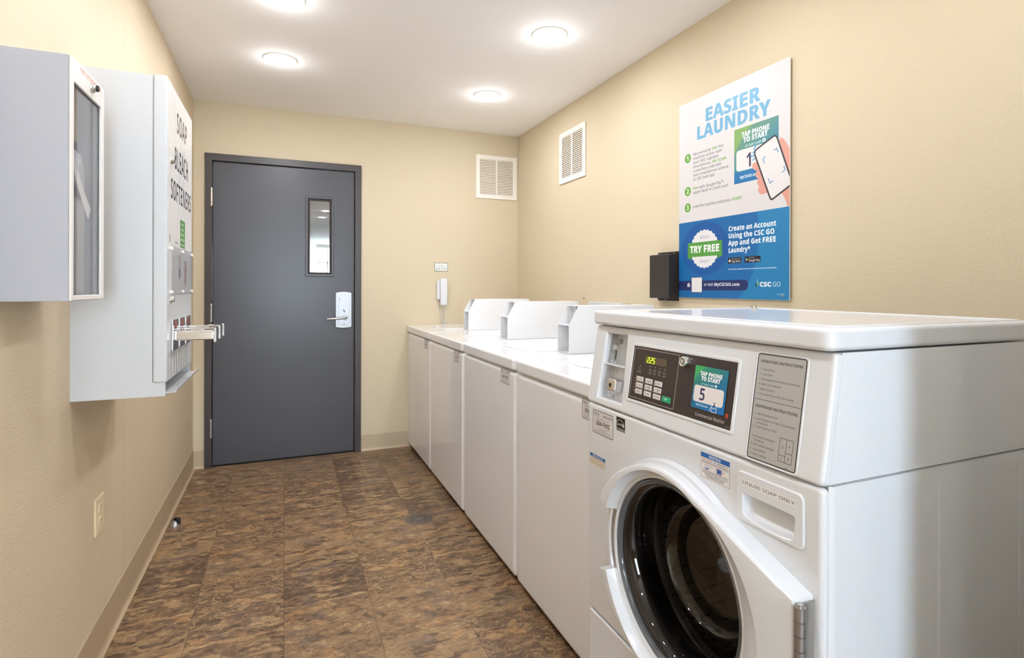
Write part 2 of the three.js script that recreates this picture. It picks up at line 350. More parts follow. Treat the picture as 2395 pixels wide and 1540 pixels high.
  g = faceN(esc(0.3925, 0.076, 0.917, 1.130, 0.012), 0.004, 0.0015, 2); g.translate(ox, 0, 0.0128); part('raised_plate', g, M.satin, lock);
  g = new THREE.SphereGeometry(0.006, 16, 12); g.scale(0.75, 2.1, 1.6); g.rotateZ(0.45); g.translate(0.393 + ox, 1.0235, 0.02); part('thumb_turn', g, M.steel, lock);
  const sc = []; for (const x of [0.366, 0.416]) { const c = cyl(0.003, 0.003, 0.002, 12); c.rotateX(Math.PI / 2); c.translate(x + ox, 1.107, 0.0135); sc.push(c); }
  { const c = cyl(0.004, 0.004, 0.002, 14); c.rotateX(Math.PI / 2); c.translate(0.393 + ox, 0.927, 0.0135); sc.push(c); }
  part('screw', merge(sc), M.chrome, lock);
  const lev = new THREE.TubeGeometry(new THREE.CatmullRomCurve3([V3(0.405 + ox, 0.974, 0.012), V3(0.405 + ox, 0.974, 0.045), V3(0.393 + ox, 0.974, 0.058), V3(0.35 + ox, 0.971, 0.060), V3(0.30 + ox, 0.968, 0.058), V3(0.277 + ox, 0.966, 0.052)]), 40, 0.0085, 14);
  const rose = cyl(0.018, 0.02, 0.006, 28); rose.rotateX(Math.PI / 2); rose.translate(0.405 + ox, 0.974, 0.0145);
  const tip = new THREE.SphereGeometry(0.0085, 14, 10); tip.translate(0.277 + ox, 0.966, 0.052);
  part('lever_handle', merge([lev, rose, tip]), M.satin, d);
  g = faceN(rrect(0.068, 0.06, 0.001, 0.352, 1.156), 0.0016, 0.0005, 1); g.translate(ox, 0, -0.0018); part('filler_plate', g, M.doorPaint, d);
  part('threshold_sweep', box(-0.4395 + ox, 0.4625 + ox, 0.002, 0.009, -0.04, -0.01), M.rubber, d);
}

// ───────── ceiling lamps ─────────
function ceilingLamp(x, Z, label, group, k = 1) {
  const t = thing('ceiling_lamp', label, 'ceiling light', [x, H, zz(Z)], group);
  part('trim_ring', new THREE.LatheGeometry([[0.086, 0], [0.0865, -0.003], [0.084, -0.006], [0.068, -0.0075], [0.0635, -0.0065], [0.0625, -0.001]].map(([a, b]) => new THREE.Vector2(a, b)), 56), M.trimWhite, t);
  const pts = []; for (let i = 0; i <= 8; i++) { const a = i / 8; pts.push(new THREE.Vector2(0.063 * a, -0.0125 + 0.007 * a * a)); }
  part('lens', new THREE.LatheGeometry(pts, 48), M.lens, t);
  const r = new THREE.RectAreaLight(LAMP_COLOR, LAMP_AREA * k, 0.105, 0.105); r.position.set(0, -0.0145, 0); r.rotation.x = -Math.PI / 2; r.name = 'lamp_glow'; t.add(r);
  const p = new THREE.PointLight(LAMP_COLOR, LAMP_POINT * k); p.position.set(0, -0.07, 0); p.castShadow = true; p.shadow.radius = 2.2; p.name = 'lamp_bulb'; t.add(p);
  return t;
}
ceilingLamp(-0.026, 3.205, 'round white ceiling lamp above the floor in front of the grey door');
ceilingLamp(1.190, 3.288, 'round white ceiling lamp nearest the two wall vents, above the washers');
ceilingLamp(1.182, 2.385, 'round white ceiling lamp above the washers, nearer to the big wall poster');
ceilingLamp(-0.008, 2.515, 'round white ceiling lamp cut off by the top edge of the picture');
for (const [x, Z, k] of [[-0.01, 1.62, 0.9], [1.18, 1.5, 0.72], [-0.01, 0.75, 0.9], [1.18, 0.65, 0.72], [-0.01, -0.9, 0.8], [1.0, -1.0, 0.8]]) ceilingLamp(x, Z, 'round white ceiling lamp behind the picture, not in view', 'ceiling lamps outside the picture', k);
ceilingLamp(0.606, 9.29, 'small bright passage lamp seen through the door glass, the upper one', undefined, 0.5);
ceilingLamp(0.598, 10.17, 'small bright passage lamp seen through the door glass, the lower one', undefined, 0.5);
ceilingLamp(0.60, 7.4, 'farther passage ceiling lamp hidden behind the grey door leaf', undefined, 3.5);
ceilingLamp(0.60, 5.6, 'nearest passage ceiling lamp hidden behind the grey door leaf', undefined, 3.5);

// ───────── air vents ─────────
function airVent(name, label, toWall) {       // built facing +z, 0.352 wide and high, origin at its lower edge
  const t = thing(name, label, 'vent'); const W = 0.35, Hh = 0.345, b = 0.034;
  const fs = rrect(W, Hh, 0.003, -W / 2, 0); fs.holes.push(rrect(W / 2 - b - 0.006, Hh - 2 * b, 0.001, -W / 2 + b, b, THREE.Path)); fs.holes.push(rrect(W / 2 - b - 0.006, Hh - 2 * b, 0.001, 0.006, b, THREE.Path));
  const fg = faceN(fs, 0.008, 0.0025, 2); fg.translate(0, 0, 0.009); part('vent_frame', toWall(fg), M.vent, t);
  part('duct_back', toWall(box(-W / 2 + 0.02, W / 2 - 0.02, 0.02, Hh - 0.02, 0.0004, 0.001)), M.ventDark, t);
  const n = 22, pitch = (Hh - 2 * b) / n; const cw = W / 2 - b - 0.006;
  const sg = new THREE.BoxGeometry(cw, 0.0102, 0.0011); sg.rotateX(-0.62); toWall(sg);
  for (let k = 0; k < n; k++) for (const s of [-1, 1]) {
    const m = part('slat', sg, M.vent, t); const p = toWall(new THREE.BufferGeometry().setFromPoints([V3(s * (0.006 + cw / 2), b + pitch * (k + 0.5), 0.0052)])).attributes.position; m.position.set(p.getX(0), p.getY(0), p.getZ(0));
  }
  for (const [x, y] of [[-0.1, 0.018], [0.1, 0.018], [-0.1, Hh - 0.018], [0.1, Hh - 0.018]]) { const c = cyl(0.0035, 0.0035, 0.0016, 12); c.rotateX(Math.PI / 2); c.translate(x, y, 0.0094); part('screw', toWall(c), M.nickel, t); }
  return t;
}
airVent('wall_vent', 'square white louvred vent on the back wall beside the corner', (g) => g).position.set(1.5635, 1.899, zz(ZB));
airVent('wall_vent', 'square white louvred vent on the right wall between corner and poster', (g) => g.rotateY(-Math.PI / 2)).position.set(XR, 1.900, zz(3.19));

// ───────── poster ─────────
const posterTex = canvasTex(1000, 1468, (x, w, h) => {
  x.fillStyle = '#e9e5e4'; x.fillRect(0, 0, w, h);
  const blue = '#6db3d8', dark = '#3a3742', grn = '#6fae45';
  txt(x, 'EASIER', 526, 193, 128, blue, { bold: true, align: 'center', w: 500, heavy: 5 });
  txt(x, 'LAUNDRY', 522, 304, 128, blue, { bold: true, align: 'center', w: 668, heavy: 5 });
  // picture of the machine sticker
  let gr = x.createLinearGradient(560, 330, 780, 700); gr.addColorStop(0, '#6f9d6e'); gr.addColorStop(0.35, '#5d9a88'); gr.addColorStop(0.6, '#3b8f9e'); gr.addColorStop(1, '#0077b6');
  x.fillStyle = gr; x.fillRect(560, 330, 360, 366);
  x.fillStyle = '#82b25c'; x.beginPath(); x.moveTo(560, 330); x.lineTo(712, 330); x.quadraticCurveTo(620, 390, 560, 500); x.fill();
  x.fillStyle = '#0077b6'; x.fillRect(560, 622, 360, 74);
  txt(x, 'TAP PHONE', 738, 395, 44, '#fff', { bold: true, align: 'center', w: 226, heavy: 2 });
  txt(x, 'TO START', 738, 432, 44, '#fff', { bold: true, align: 'center', w: 198, heavy: 2 });
  txt(x, 'or scan code', 655, 466, 26, '#fff', { w: 132 }); rr(x, 795, 448, 26, 18, 4, '#fff'); rr(x, 802, 443, 12, 8, 2, '#fff'); x.fillStyle = '#4b958f'; x.beginPath(); x.arc(808, 457, 5, 0, 7); x.fill();
  rr(x, 578, 476, 340, 140, 22, '#f2eeec');
  txt(x, '1', 690, 600, 128, '#332f52', { bold: true, align: 'center', k: 0.8 });
  x.strokeStyle = '#64a9dc'; x.lineWidth = 11; for (const [a, b, c, d] of [[752, 500, 716, 520], [745, 476, 724, 500], [700, 540, 740, 536], [716, 566, 742, 552]]) { x.beginPath(); x.moveTo(a, b); x.lineTo(c, d); x.stroke(); }
  txt(x, 'MyCSCGO.com', 685, 668, 27, '#fff', { bold: true, align: 'center', w: 150 });
  // hand holding a telephone
  const skin = '#eaa593';
  x.fillStyle = skin; x.beginPath(); x.moveTo(935, 470); x.quadraticCurveTo(968, 486, 1000, 560); x.lineTo(1000, 900); x.lineTo(985, 900); x.quadraticCurveTo(970, 840, 935, 805); x.lineTo(915, 500); x.closePath(); x.fill();
  for (const [a, b, c] of [[746, 610, 0.5], [772, 668, 0.55], [786, 722, 0.55], [794, 772, 0.5]]) { x.save(); x.translate(a, b); x.rotate(c); x.beginPath(); x.ellipse(0, 0, 34, 26, 0, 0, 7); x.fill(); x.restore(); }
  x.beginPath(); x.moveTo(742, 560); x.lineTo(800, 560); x.lineTo(860, 800); x.lineTo(790, 790); x.closePath(); x.fill();
  x.save(); x.beginPath(); x.moveTo(885, 450); x.quadraticCurveTo(902, 446, 912, 474); x.lineTo(1010, 740); x.quadraticCurveTo(1020, 768, 998, 780); x.lineTo(878, 840); x.quadraticCurveTo(862, 846, 852, 820); x.lineTo(738, 540); x.quadraticCurveTo(728, 512, 748, 502); x.closePath(); x.fillStyle = '#f2eeec'; x.fill(); x.strokeStyle = '#2c2a31'; x.lineWidth = 11; x.stroke(); x.restore();
  x.strokeStyle = '#5f97c8'; x.lineWidth = 6; for (const p of [[[812, 604], [800, 572], [822, 562]], [[884, 540], [906, 530], [918, 560]], [[958, 650], [968, 676], [944, 690]], [[842, 706], [856, 738], [880, 726]]]) { x.beginPath(); x.moveTo(...p[0]); x.lineTo(...p[1]); x.lineTo(...p[2]); x.stroke(); }
  // numbered steps
  for (const [n, y] of [['1', 421], ['2', 670], ['3', 792]]) { x.fillStyle = grn; x.beginPath(); x.arc(98, y, 34, 0, 7); x.fill(); txt(x, n, 98, y + 17, 48, '#fff', { bold: true, align: 'center' }); }
  const lines = [['Momentarily ', 'TAP', ' the', 304], ['machine sticker with', 0, 0, 290], ['your NFC-capable', 0, 0, 256], ['smartphone, ', 'OR SCAN', '', 330], ['a machine code with', 0, 0, 286], ['your smartphone camera', 0, 0, 350], ['or QR code app', 0, 0, 222]];
  lines.forEach(([a, b, c, ww], i) => {
    const y = 414 + i * 31; x.font = '27px sans-serif'; const wa = x.measureText(a).width; x.font = 'bold 27px sans-serif'; const wb = b ? x.measureText(b).width : 0; x.font = '27px sans-serif'; const wc = c ? x.measureText(c).width : 0; const k = ww / (wa + wb + wc);
    txt(x, a, 157, y, 27, dark, { k }); if (b) { txt(x, b, 157 + wa * k, y, 27, grn, { bold: true, k }); if (c) txt(x, c, 157 + (wa + wb) * k, y, 27, dark, { k }); }
  });
  txt(x, 'PAY', 156, 667, 27, grn, { bold: true, w: 58 }); txt(x, 'with Google Pay™,', 222, 667, 27, dark, { w: 250 });
  txt(x, 'Apple Pay® or credit card', 156, 698, 27, dark, { w: 345 });
  txt(x, 'Load the machine and press ', 156, 802, 27, dark, { w: 378 }); txt(x, 'START', 540, 802, 27, grn, { bold: true, w: 90 });
  // blue half
  x.fillStyle = '#1a86bf'; x.fillRect(0, 902, 1000, 566);
  x.fillStyle = '#0a6db0'; x.beginPath(); x.moveTo(0, 902); x.lineTo(752, 902); x.quadraticCurveTo(800, 1100, 715, 1310); x.quadraticCurveTo(670, 1410, 590, 1468); x.lineTo(0, 1468); x.fill();
  x.fillStyle = '#0b5ba6'; x.beginPath(); x.ellipse(275, 1110, 240, 195, 0, 0, 7); x.fill();
  x.fillStyle = '#f2f0f1'; x.beginPath(); for (let i = 0; i <= 96; i++) { const a = i / 96 * Math.PI * 2, r = 142 + 5 * Math.cos(a * 24); x.lineTo(275 + r * Math.cos(a), 1112 + r * 0.97 * Math.sin(a)); } x.fill();
  txt(x, 'BONUS', 275, 1037, 27, '#8f9dc4', { align: 'center', w: 94 }); txt(x, 'BONUS', 275, 1212, 27, '#8f9dc4', { align: 'center', w: 94 });
  x.fillStyle = '#4f9a45'; x.beginPath(); x.moveTo(102, 1062); x.lineTo(142, 1150); x.lineTo(142, 1190); x.lineTo(98, 1172); x.fill(); x.beginPath(); x.moveTo(448, 1062); x.lineTo(408, 1150); x.lineTo(408, 1190); x.lineTo(452, 1168); x.fill();
  x.fillStyle = '#5aa446'; x.fillRect(102, 1060, 346, 106);
  txt(x, 'TRY FREE', 275, 1136, 70, '#fff', { bold: true, align: 'center', w: 300, heavy: 3 });
  txt(x, 'Create an Account', 508, 1008, 46, '#fff', { bold: true, w: 396, heavy: 1 });
  txt(x, 'Using the CSC GO', 508, 1057, 46, '#fff', { bold: true, w: 384, heavy: 1 });
  txt(x, 'App and Get FREE', 508, 1106, 46, '#fff', { bold: true, w: 396, heavy: 1 });
  txt(x, 'Laundry*', 508, 1155, 46, '#fff', { bold: true, w: 192, heavy: 1 });
  rr(x, 505, 1188, 120, 40, 6, '#1b1b20'); txt(x, 'Download on the', 538, 1201, 9, '#eee', { w: 78 }); txt(x, 'App Store', 538, 1222, 21, '#fff', { w: 80 });
  x.fillStyle = '#fff'; x.beginPath(); x.ellipse(518, 1211, 6.5, 7.5, 0, 0, 7); x.ellipse(524, 1211, 6.5, 7.5, 0, 0, 7); x.fill(); x.beginPath(); x.ellipse(523, 1200, 2, 4, 0.6, 0, 7); x.fill(); x.fillStyle = '#1b1b20'; x.beginPath(); x.arc(532, 1209, 3.5, 0, 7); x.fill();
  rr(x, 650, 1188, 134, 40, 6, '#1b1b20'); txt(x, 'GET IT ON', 688, 1200, 9, '#eee', { w: 44 }); txt(x, 'Google Play', 688, 1222, 21, '#fff', { w: 90 });
  for (const [c, p] of [['#31a8e0', [[660, 1194], [660, 1222], [672, 1208]]], ['#e8c23a', [[672, 1208], [677, 1202], [684, 1208], [677, 1214]]], ['#d8524a', [[660, 1222], [672, 1208], [677, 1214]]], ['#4fae5a', [[660, 1194], [672, 1208], [677, 1202]]]]) { x.fillStyle = c; x.beginPath(); p.forEach((q, i) => (i ? x.lineTo(...q) : x.moveTo(...q))); x.fill(); }
  txt(x, '*Free laundry credited to the first account created on your smartphone.', 503, 1272, 12, '#e8f1fa', { bold: true, w: 405 });
  x.fillStyle = '#1b2f6b'; x.beginPath(); x.moveTo(0, 1343); x.lineTo(645, 1340); x.quadraticCurveTo(682, 1342, 682, 1374); x.quadraticCurveTo(682, 1410, 645, 1411); x.lineTo(0, 1414); x.fill();
  rr(x, 96, 1364, 30, 24, 5, '#f2f0f1'); rr(x, 104, 1358, 14, 10, 3, '#f2f0f1'); x.strokeStyle = '#1b2f6b'; x.lineWidth = 2.5; x.beginPath(); x.arc(111, 1376, 6.5, 0, 7); x.stroke();
  rr(x, 141, 1317, 112, 112, 4, '#f4f0ee', '#12204f', 4);
  txt(x, 'or visit', 273, 1381, 31, '#fff', { w: 92 }); txt(x, 'MyCSCGO.com', 374, 1381, 31, '#fff', { bold: true, w: 236 });
  x.fillStyle = '#173a78'; x.beginPath(); x.moveTo(738, 1366); x.lineTo(750, 1392); x.lineTo(757, 1372); x.fill(); x.fillStyle = '#8cbf3f'; x.beginPath(); x.moveTo(750, 1392); x.lineTo(764, 1350); x.lineTo(772, 1362); x.fill(); x.fillStyle = '#f2f0f1'; x.fillRect(757, 1340, 3, 20);
  txt(x, 'CSC', 776, 1385, 40, '#fff', { bold: true, w: 92, heavy: 2 }); txt(x, 'GO', 876, 1385, 40, '#e6eef6', { w: 62 });
  txt(x, 'CSC00000001', 905, 1437, 11, '#cfe3f2', { w: 66 });
});
{
  const t = thing('laundry_poster', 'tall white and blue printed laundry poster mounted on the right wall', 'poster', [XR - 0.012, 1.148, zz(1.804)]);
  t.rotation.x = 0.0; const g = faceW(rrect(0.622, 0.9127, 0.004, -0.311, 0), 0.004, 0.0008, 1); part('board', g, M.trimWhite, t);
  const s = toW(sheet(0.6205, 0.911, 0.0004)); s.translate(-0.0003, 0.9127 / 2, 0); part('printed_face', s, phys(new THREE.Color(0.84, 0.84, 0.84), 0.4, 0, { map: posterTex, clearcoat: 0.15, clearcoatRoughness: 0.3 }), t);
  for (const [a, b] of [[-0.311 + 0.0215, 0.0105], [0.311 - 0.03, 0.018], [0.028, 0.887]]) { const c = cyl(0.0042, 0.0042, 0.002, 14); c.rotateZ(Math.PI / 2); c.translate(-0.001, b, a); part('screw', c, M.steel, t); const r = cyl(0.002, 0.002, 0.0105, 8); r.rotateZ(Math.PI / 2); r.translate(0.0066, b, a); part('screw_shank', r, M.steel, t); }
}

// ───────── black payment box ─────────
{
  const t = thing('payment_box', 'dark brown metal box on a black wall plate left of the poster', 'wall box', [XR, 1.1305, zz(2.205)]);
  let g = faceW(rrect(0.1535, 0.24, 0.004, -0.0765, 0), 0.008, 0.002, 2); g.translate(-0.008, 0, 0); part('back_plate', g, M.black, t);
  part('housing', rbox(-0.060, -0.006, 0.013, 0.226, -0.0745, 0.0755, 0.003, 3), M.boxBrown, t);
  for (const [a, b] of [[-0.06, 0.234], [0.05, 0.234], [-0.015, 0.006]]) { const c = cyl(0.0028, 0.0028, 0.002, 10); c.rotateZ(Math.PI / 2); c.translate(-0.0085, b, a); part('screw', c, M.steel, t); }
}
// white utility box low on the right wall, and an old screw hole
{
  const t = thing('utility_box', 'white wall box peeking out behind the third coin meter', 'utility box', [XR, 0.93, zz(2.77)]);
  let g = faceW(rrect(0.35, 0.178, 0.006, -0.175, 0), 0.022, 0.004, 2); g.translate(-0.022, 0, 0); part('housing', g, M.sheetWhite, t);
  g = faceW(rrect(0.30, 0.13, 0.004, -0.15, 0.02), 0.003, 0.001, 1); g.translate(-0.0245, 0, 0); part('cover', g, M.sheetWhite, t);
  const p = thing('wall_anchor', 'small dark anchor left in the right wall above the washers', 'wall anchor', [XR, 1.122, zz(3.03)]);
  const c = cyl(0.006, 0.005, 0.006, 14); c.rotateZ(Math.PI / 2); c.translate(-0.0025, 0.005, 0); part('sleeve', c, M.nickel, p); const d = cyl(0.003, 0.003, 0.003, 10); d.rotateZ(Math.PI / 2); d.translate(-0.005, 0.005, 0); part('screw', d, M.black, p);
}

// ───────── telephone and its sign ─────────
{
  const tex = canvasTex(420, 256, (x) => {
    x.fillStyle = '#5f7376'; x.fillRect(0, 0, 420, 256); rr(x, 14, 14, 392, 228, 6, '#eceee9'); txt(x, 'FOR', 210, 82, 34, '#7f95b0', { align: 'center' });
    txt(x, 'ASSISTANCE', 210, 124, 34, '#7f95b0', { align: 'center', w: 320 }); txt(x, 'DIAL 9-911', 210, 204, 58, '#7387ab', { align: 'center', bold: true, w: 350 });
  });
  const t = thing('phone_sign', 'tiny white grey-bordered sign above the wall telephone', 'sign', [1.110, 1.317, zz(ZB) + 0.002]);
  const g = sheet(0.105, 0.064, 0.003); g.translate(0, 0.032, 0); part('sign_plate', g, print(tex, 0.5), t);
  const p = thing('wall_telephone', 'white wall telephone with hanging cord on the back wall', 'telephone', [1.109, 1.055, zz(ZB)]);
  part('wall_cradle', rbox(-0.036, 0.020, 0.045, 0.190, 0, 0.030, 0.008, 3), M.plastic, p);
  // handset: a bowed bar standing off the cradle
  const pf = new THREE.Shape(); pf.moveTo(0.026, 0.004); pf.lineTo(0.030, 0.056); pf.quadraticCurveTo(0.036, 0.104, 0.030, 0.152); pf.lineTo(0.026, 0.204); pf.quadraticCurveTo(0.038, 0.210, 0.050, 0.203); pf.quadraticCurveTo(0.066, 0.104, 0.050, 0.005); pf.quadraticCurveTo(0.038, -0.002, 0.026, 0.004);
  const hs = new THREE.ExtrudeGeometry(pf, { depth: 0.054 - 0.018, bevelEnabled: true, bevelSize: 0.008, bevelThickness: 0.009, bevelOffset: -0.008, bevelSegments: 4, curveSegments: 12 }); hs.rotateY(-Math.PI / 2); // (z, y) profile swept along -x
  hs.translate(0.038 - 0.009, 0, 0); part('handset', hs, M.plastic, p);
  part('hook_switch', rbox(-0.039, -0.034, 0.12, 0.15, 0.012, 0.020, 0.002, 2), M.enamelGrey, p);
  const coil = (a, b, c, n) => { const q = []; for (let i = 0; i <= n * 10; i++) { const s = i / (n * 10), w = s * n * Math.PI * 2; const q0 = V3().copy ? new THREE.QuadraticBezierCurve3(a, c, b).getPoint(s) : a; q.push(V3(q0.x + 0.0042 * Math.cos(w), q0.y, q0.z + 0.0042 * Math.sin(w))); } return new THREE.TubeGeometry(new THREE.CatmullRomCurve3(q), n * 12, 0.0016, 5); };
  part('coiled_cord', merge([coil(V3(0.012, 0.002, 0.034), V3(0.022, -0.148, 0.03), V3(0.03, -0.05, 0.03), 20), coil(V3(-0.02, 0.038, 0.012), V3(0.022, -0.148, 0.03), V3(-0.005, -0.11, 0.02), 22)]), M.plastic, p);
}

// ───────── top-loading washers ─────────
function idLabel(code) {
  return canvasTex(400, 252, (x) => {
    x.fillStyle = '#d2cccb'; x.fillRect(0, 0, 400, 252); rr(x, 5, 5, 390, 242, 18, '#dad5d4', '#26262a', 6);
    txt(x, 'CSC', 18, 52, 38, '#33333a', { bold: true, w: 88 }); x.fillStyle = '#33333a'; x.beginPath(); x.moveTo(122, 24); x.lineTo(132, 40); x.lineTo(122, 56); x.lineTo(114, 40); x.fill();
    txt(x, 'ServiceWorks', 20, 68, 13, '#66666c', { w: 110 });
    for (let i = 0; i < 44; i++) { x.fillStyle = '#55555a'; if ((i * 7919) % 5 > 1) x.fillRect(202 + i * 4, 30, 2.6, 30); }
    x.fillStyle = '#6a6a70'; x.fillRect(72, 86, 244, 5); txt(x, code, 200, 158, 66, '#1d1d22', { bold: true, align: 'center', w: 262, font: 'sans-serif' });
    txt(x, 'For service call', 72, 178, 15, '#55555a', { w: 88 }); txt(x, 'or report online', 238, 178, 15, '#55555a', { w: 88 }); txt(x, '1-877-264-6622', 200, 200, 20, '#55555a', { align: 'center', w: 150 });
    x.fillStyle = '#77777c'; x.fillRect(44, 212, 310, 4); txt(x, 'MyCSCGO.com service requests and refunds', 200, 232, 13, '#66666a', { align: 'center', w: 330 });
  });
}
const coinPlateTex = canvasTex(128, 256, (x) => { x.fillStyle = '#9a9c9b'; x.fillRect(0, 0, 128, 256); rr(x, 60, 30, 42, 28, 12, null, '#4a4a4a', 4); txt(x, '25¢', 81, 51, 18, '#3a3a3a', { align: 'center', w: 30 }); });
const coinPlateMat = std(new THREE.Color(1, 1, 1), 0.4, 0.35, { map: coinPlateTex });
// coin fittings seen in the open front of a meter: drawn facing -x with their own left edge at z = 0
function coinFittings(parent, w, yShelf, yTop, yBottom, xb) {
  const pw = w * 0.62, z0 = w - pw - 0.002;
  const pl = part('coin_plate', (() => { const g = toW(sheet(pw, yTop - yShelf - 0.004, 0.002)); g.translate(xb, (yTop + yShelf) / 2, z0 + pw / 2); return g; })(), coinPlateMat, parent);
  let g = box(-0.0006, 0.0006, -0.028, 0.028, -0.0014, 0.0014); g.translate(xb - 0.0012, (yTop + yShelf) / 2 - 0.005, z0 + pw * 0.32); part('coin_slot', g, M.black, parent);
  const k = cyl(0.008, 0.0095, 0.012, 24); k.rotateZ(Math.PI / 2); k.translate(xb - 0.006, (yTop + yShelf) / 2 + 0.006, z0 + pw * 0.28); const k2 = rbox(-0.012, 0, -0.006, 0.006, -0.004, 0.008, 0.002, 2); k2.translate(xb - 0.002, (yTop + yShelf) / 2 + 0.004, z0 + pw * 0.34); part('coin_return_knob', merge([k, k2]), M.chrome, parent);
  g = rbox(-0.02, 0, 0, 0.006, 0, pw * 0.45, 0.002, 2); g.translate(xb, yShelf + 0.002, z0 + pw * 0.05); part('coin_cup', g, M.chrome, parent);
  const hh = (yShelf - yBottom);
  const bx = part('coin_box', rbox(xb - 0.03, xb + 0.004, yBottom + hh * 0.30, yBottom + hh * 0.76, w * 0.40, w - 0.003, 0.008, 4), M.chrome, parent);
  g = cyl(0.0055, 0.0055, 0.002, 18); g.rotateZ(Math.PI / 2); g.translate(xb - 0.0305, yBottom + hh * 0.52, w * 0.66); part('keyhole', g, M.black, bx.parent);
  g = rbox(xb - 0.006, xb, yBottom + hh * 0.84, yBottom + hh * 0.92, w * 0.5, w * 0.62, 0.003, 2); part('coin_box_rivet', g, M.steel, parent);
  g = rbox(xb - 0.003, xb, yBottom + hh * 0.08, yBottom + hh * 0.24, w * 0.48, w * 0.6, 0.001, 1); part('coin_box_latch', g, M.steel, parent);
}
function makeTopLoader() {
  const t = thing('top_load_washer', 'x', 'washing machine'); const W = 0.681, D = 0.70;
  part('cabinet', rbox(0.003, D, 0.022, 0.8535, 0, W, 0.021, 6), M.enamelBright, t);
  const rim = rrect(W + 0.002, D + 0.006, 0.022, -0.001, -0.004);      // top cover, rounded lip
  const tg = new THREE.ExtrudeGeometry(rim, { depth: 0.049 - 0.02, bevelEnabled: true, bevelSize: 0.010, bevelThickness: 0.010, bevelOffset: -0.010, bevelSegments: 5, curveSegments: 8 });
  // shape plane (z, x) to world: shape x -> z, shape y -> x, extrude -> y
  tg.applyMatrix4(new THREE.Matrix4().set(0, 1, 0, 0, 0, 0, 1, 0, 1, 0, 0, 0, 0, 0, 0, 1)); tg.translate(0, 0.8575 + 0.010, 0);
  part('top_cover', tg, M.enamelBright, t);
  const ls = rrect(0.44, 0.46, 0.05, 0.062, 0.146); const lg = new THREE.ExtrudeGeometry(ls, { depth: 0.002, bevelEnabled: true, bevelSize: 0.004, bevelThickness: 0.003, bevelOffset: -0.004, bevelSegments: 3, curveSegments: 10 });
  lg.applyMatrix4(new THREE.Matrix4().set(0, 1, 0, 0, 0, 0, 1, 0, 1, 0, 0, 0, 0, 0, 0, 1)); lg.translate(0, 0.9075, 0);
  const lid = part('lid', lg, M.enamelBright, t);
  part('lid_grip', rbox(0.139, 0.156, 0.9065, 0.913, 0.22, 0.30, 0.0025, 2), M.enamelBright, lid);
  part('bottom_plinth', box(0.03, D - 0.02, 0.004, 0.024, 0.02, W - 0.02), M.black, t);
  for (const [x, z] of [[0.05, 0.06], [0.05, W - 0.06], [D - 0.06, 0.06], [D - 0.06, W - 0.06]]) { const c = cyl(0.018, 0.022, 0.022, 18); c.translate(x, 0.011, z); part('foot', c, M.rubber, t); }
  // coin meter: a folded sheet-metal case, open in front, its upper front cut back
  const z0 = 0.518, z1 = 0.623, x0 = 0.2775, x1 = 0.7195, yb = 0.9075, yt = 1.114, yc = 1.031, xc = 0.3235, th = 0.0025;
  const side = new THREE.Shape(); side.moveTo(x0, yb); side.lineTo(x1, yb); side.lineTo(x1, yt); side.lineTo(xc, yt); side.lineTo(x0, yc);
  const sideG = (z) => { const g = new THREE.ExtrudeGeometry(side, { depth: th, bevelEnabled: false }); g.translate(0, 0, z); return g; };
  const sh = box(x0 + 0.001, x0 + 0.075, yc - 0.0025, yc, z0 + th, z1 - th);
  const meter = part('coin_meter', merge([sideG(z0), sideG(z1 - th), box(xc, x1, yt - th, yt, z0 + th, z1 - th), box(x1 - th, x1, yb, yt - th, z0 + th, z1 - th), box(x0, x1, yb, yb + th, z0 + th, z1 - th), sh, box(x0 + 0.075, x0 + 0.078, yb + th, yt - th, z0 + th, z1 - th)]), M.meter, t);
  const holder = new THREE.Group(); holder.name = 'coin_fittings'; coinFittings(holder, z1 - z0 - 2 * th, yc, yt - th, yb + th, x0 + 0.072);
  for (const c of [...holder.children]) { c.geometry.translate(0, 0, z0 + th); meter.add(c); }
  const lk = cyl(0.007, 0.007, 0.008, 20); lk.translate(0.62, yt + 0.004, (z0 + z1) / 2); part('meter_lock', lk, M.chrome, meter);
  const st = toW(sheet(0.098, 0.061, 0.0004)); st.translate(0.0028, 0.8205, 0.571); part('number_label', st, null, t);
  return t;
}
const toploads = 'top-loading washers along the right wall';
const proto = makeTopLoader();
[[4.104, '260-FMZ', 'white top-loading washer farthest back, its side against the back wall'], [3.4125, '261-FMZ', 'white top-loading washer second from the back wall'], [2.7085, '262-FMZ', 'white top-loading washer third from the back wall, front labelled 262'], [2.0145, '263-FMZ', 'white top-loading washer half hidden behind the front-loading washer']].forEach(([Z, code, label], i) => {
  const o = i ? proto.clone() : proto; if (i) { o.name = numbered('top_load_washer'); scene.add(o); }
  o.position.set(0.8525, 0, zz(Z)); o.userData = { label, category: 'washing machine', group: toploads };
  o.traverse((c) => { if (c.name.startsWith('number_label')) c.material = print(idLabel(code), 0.5); });
});

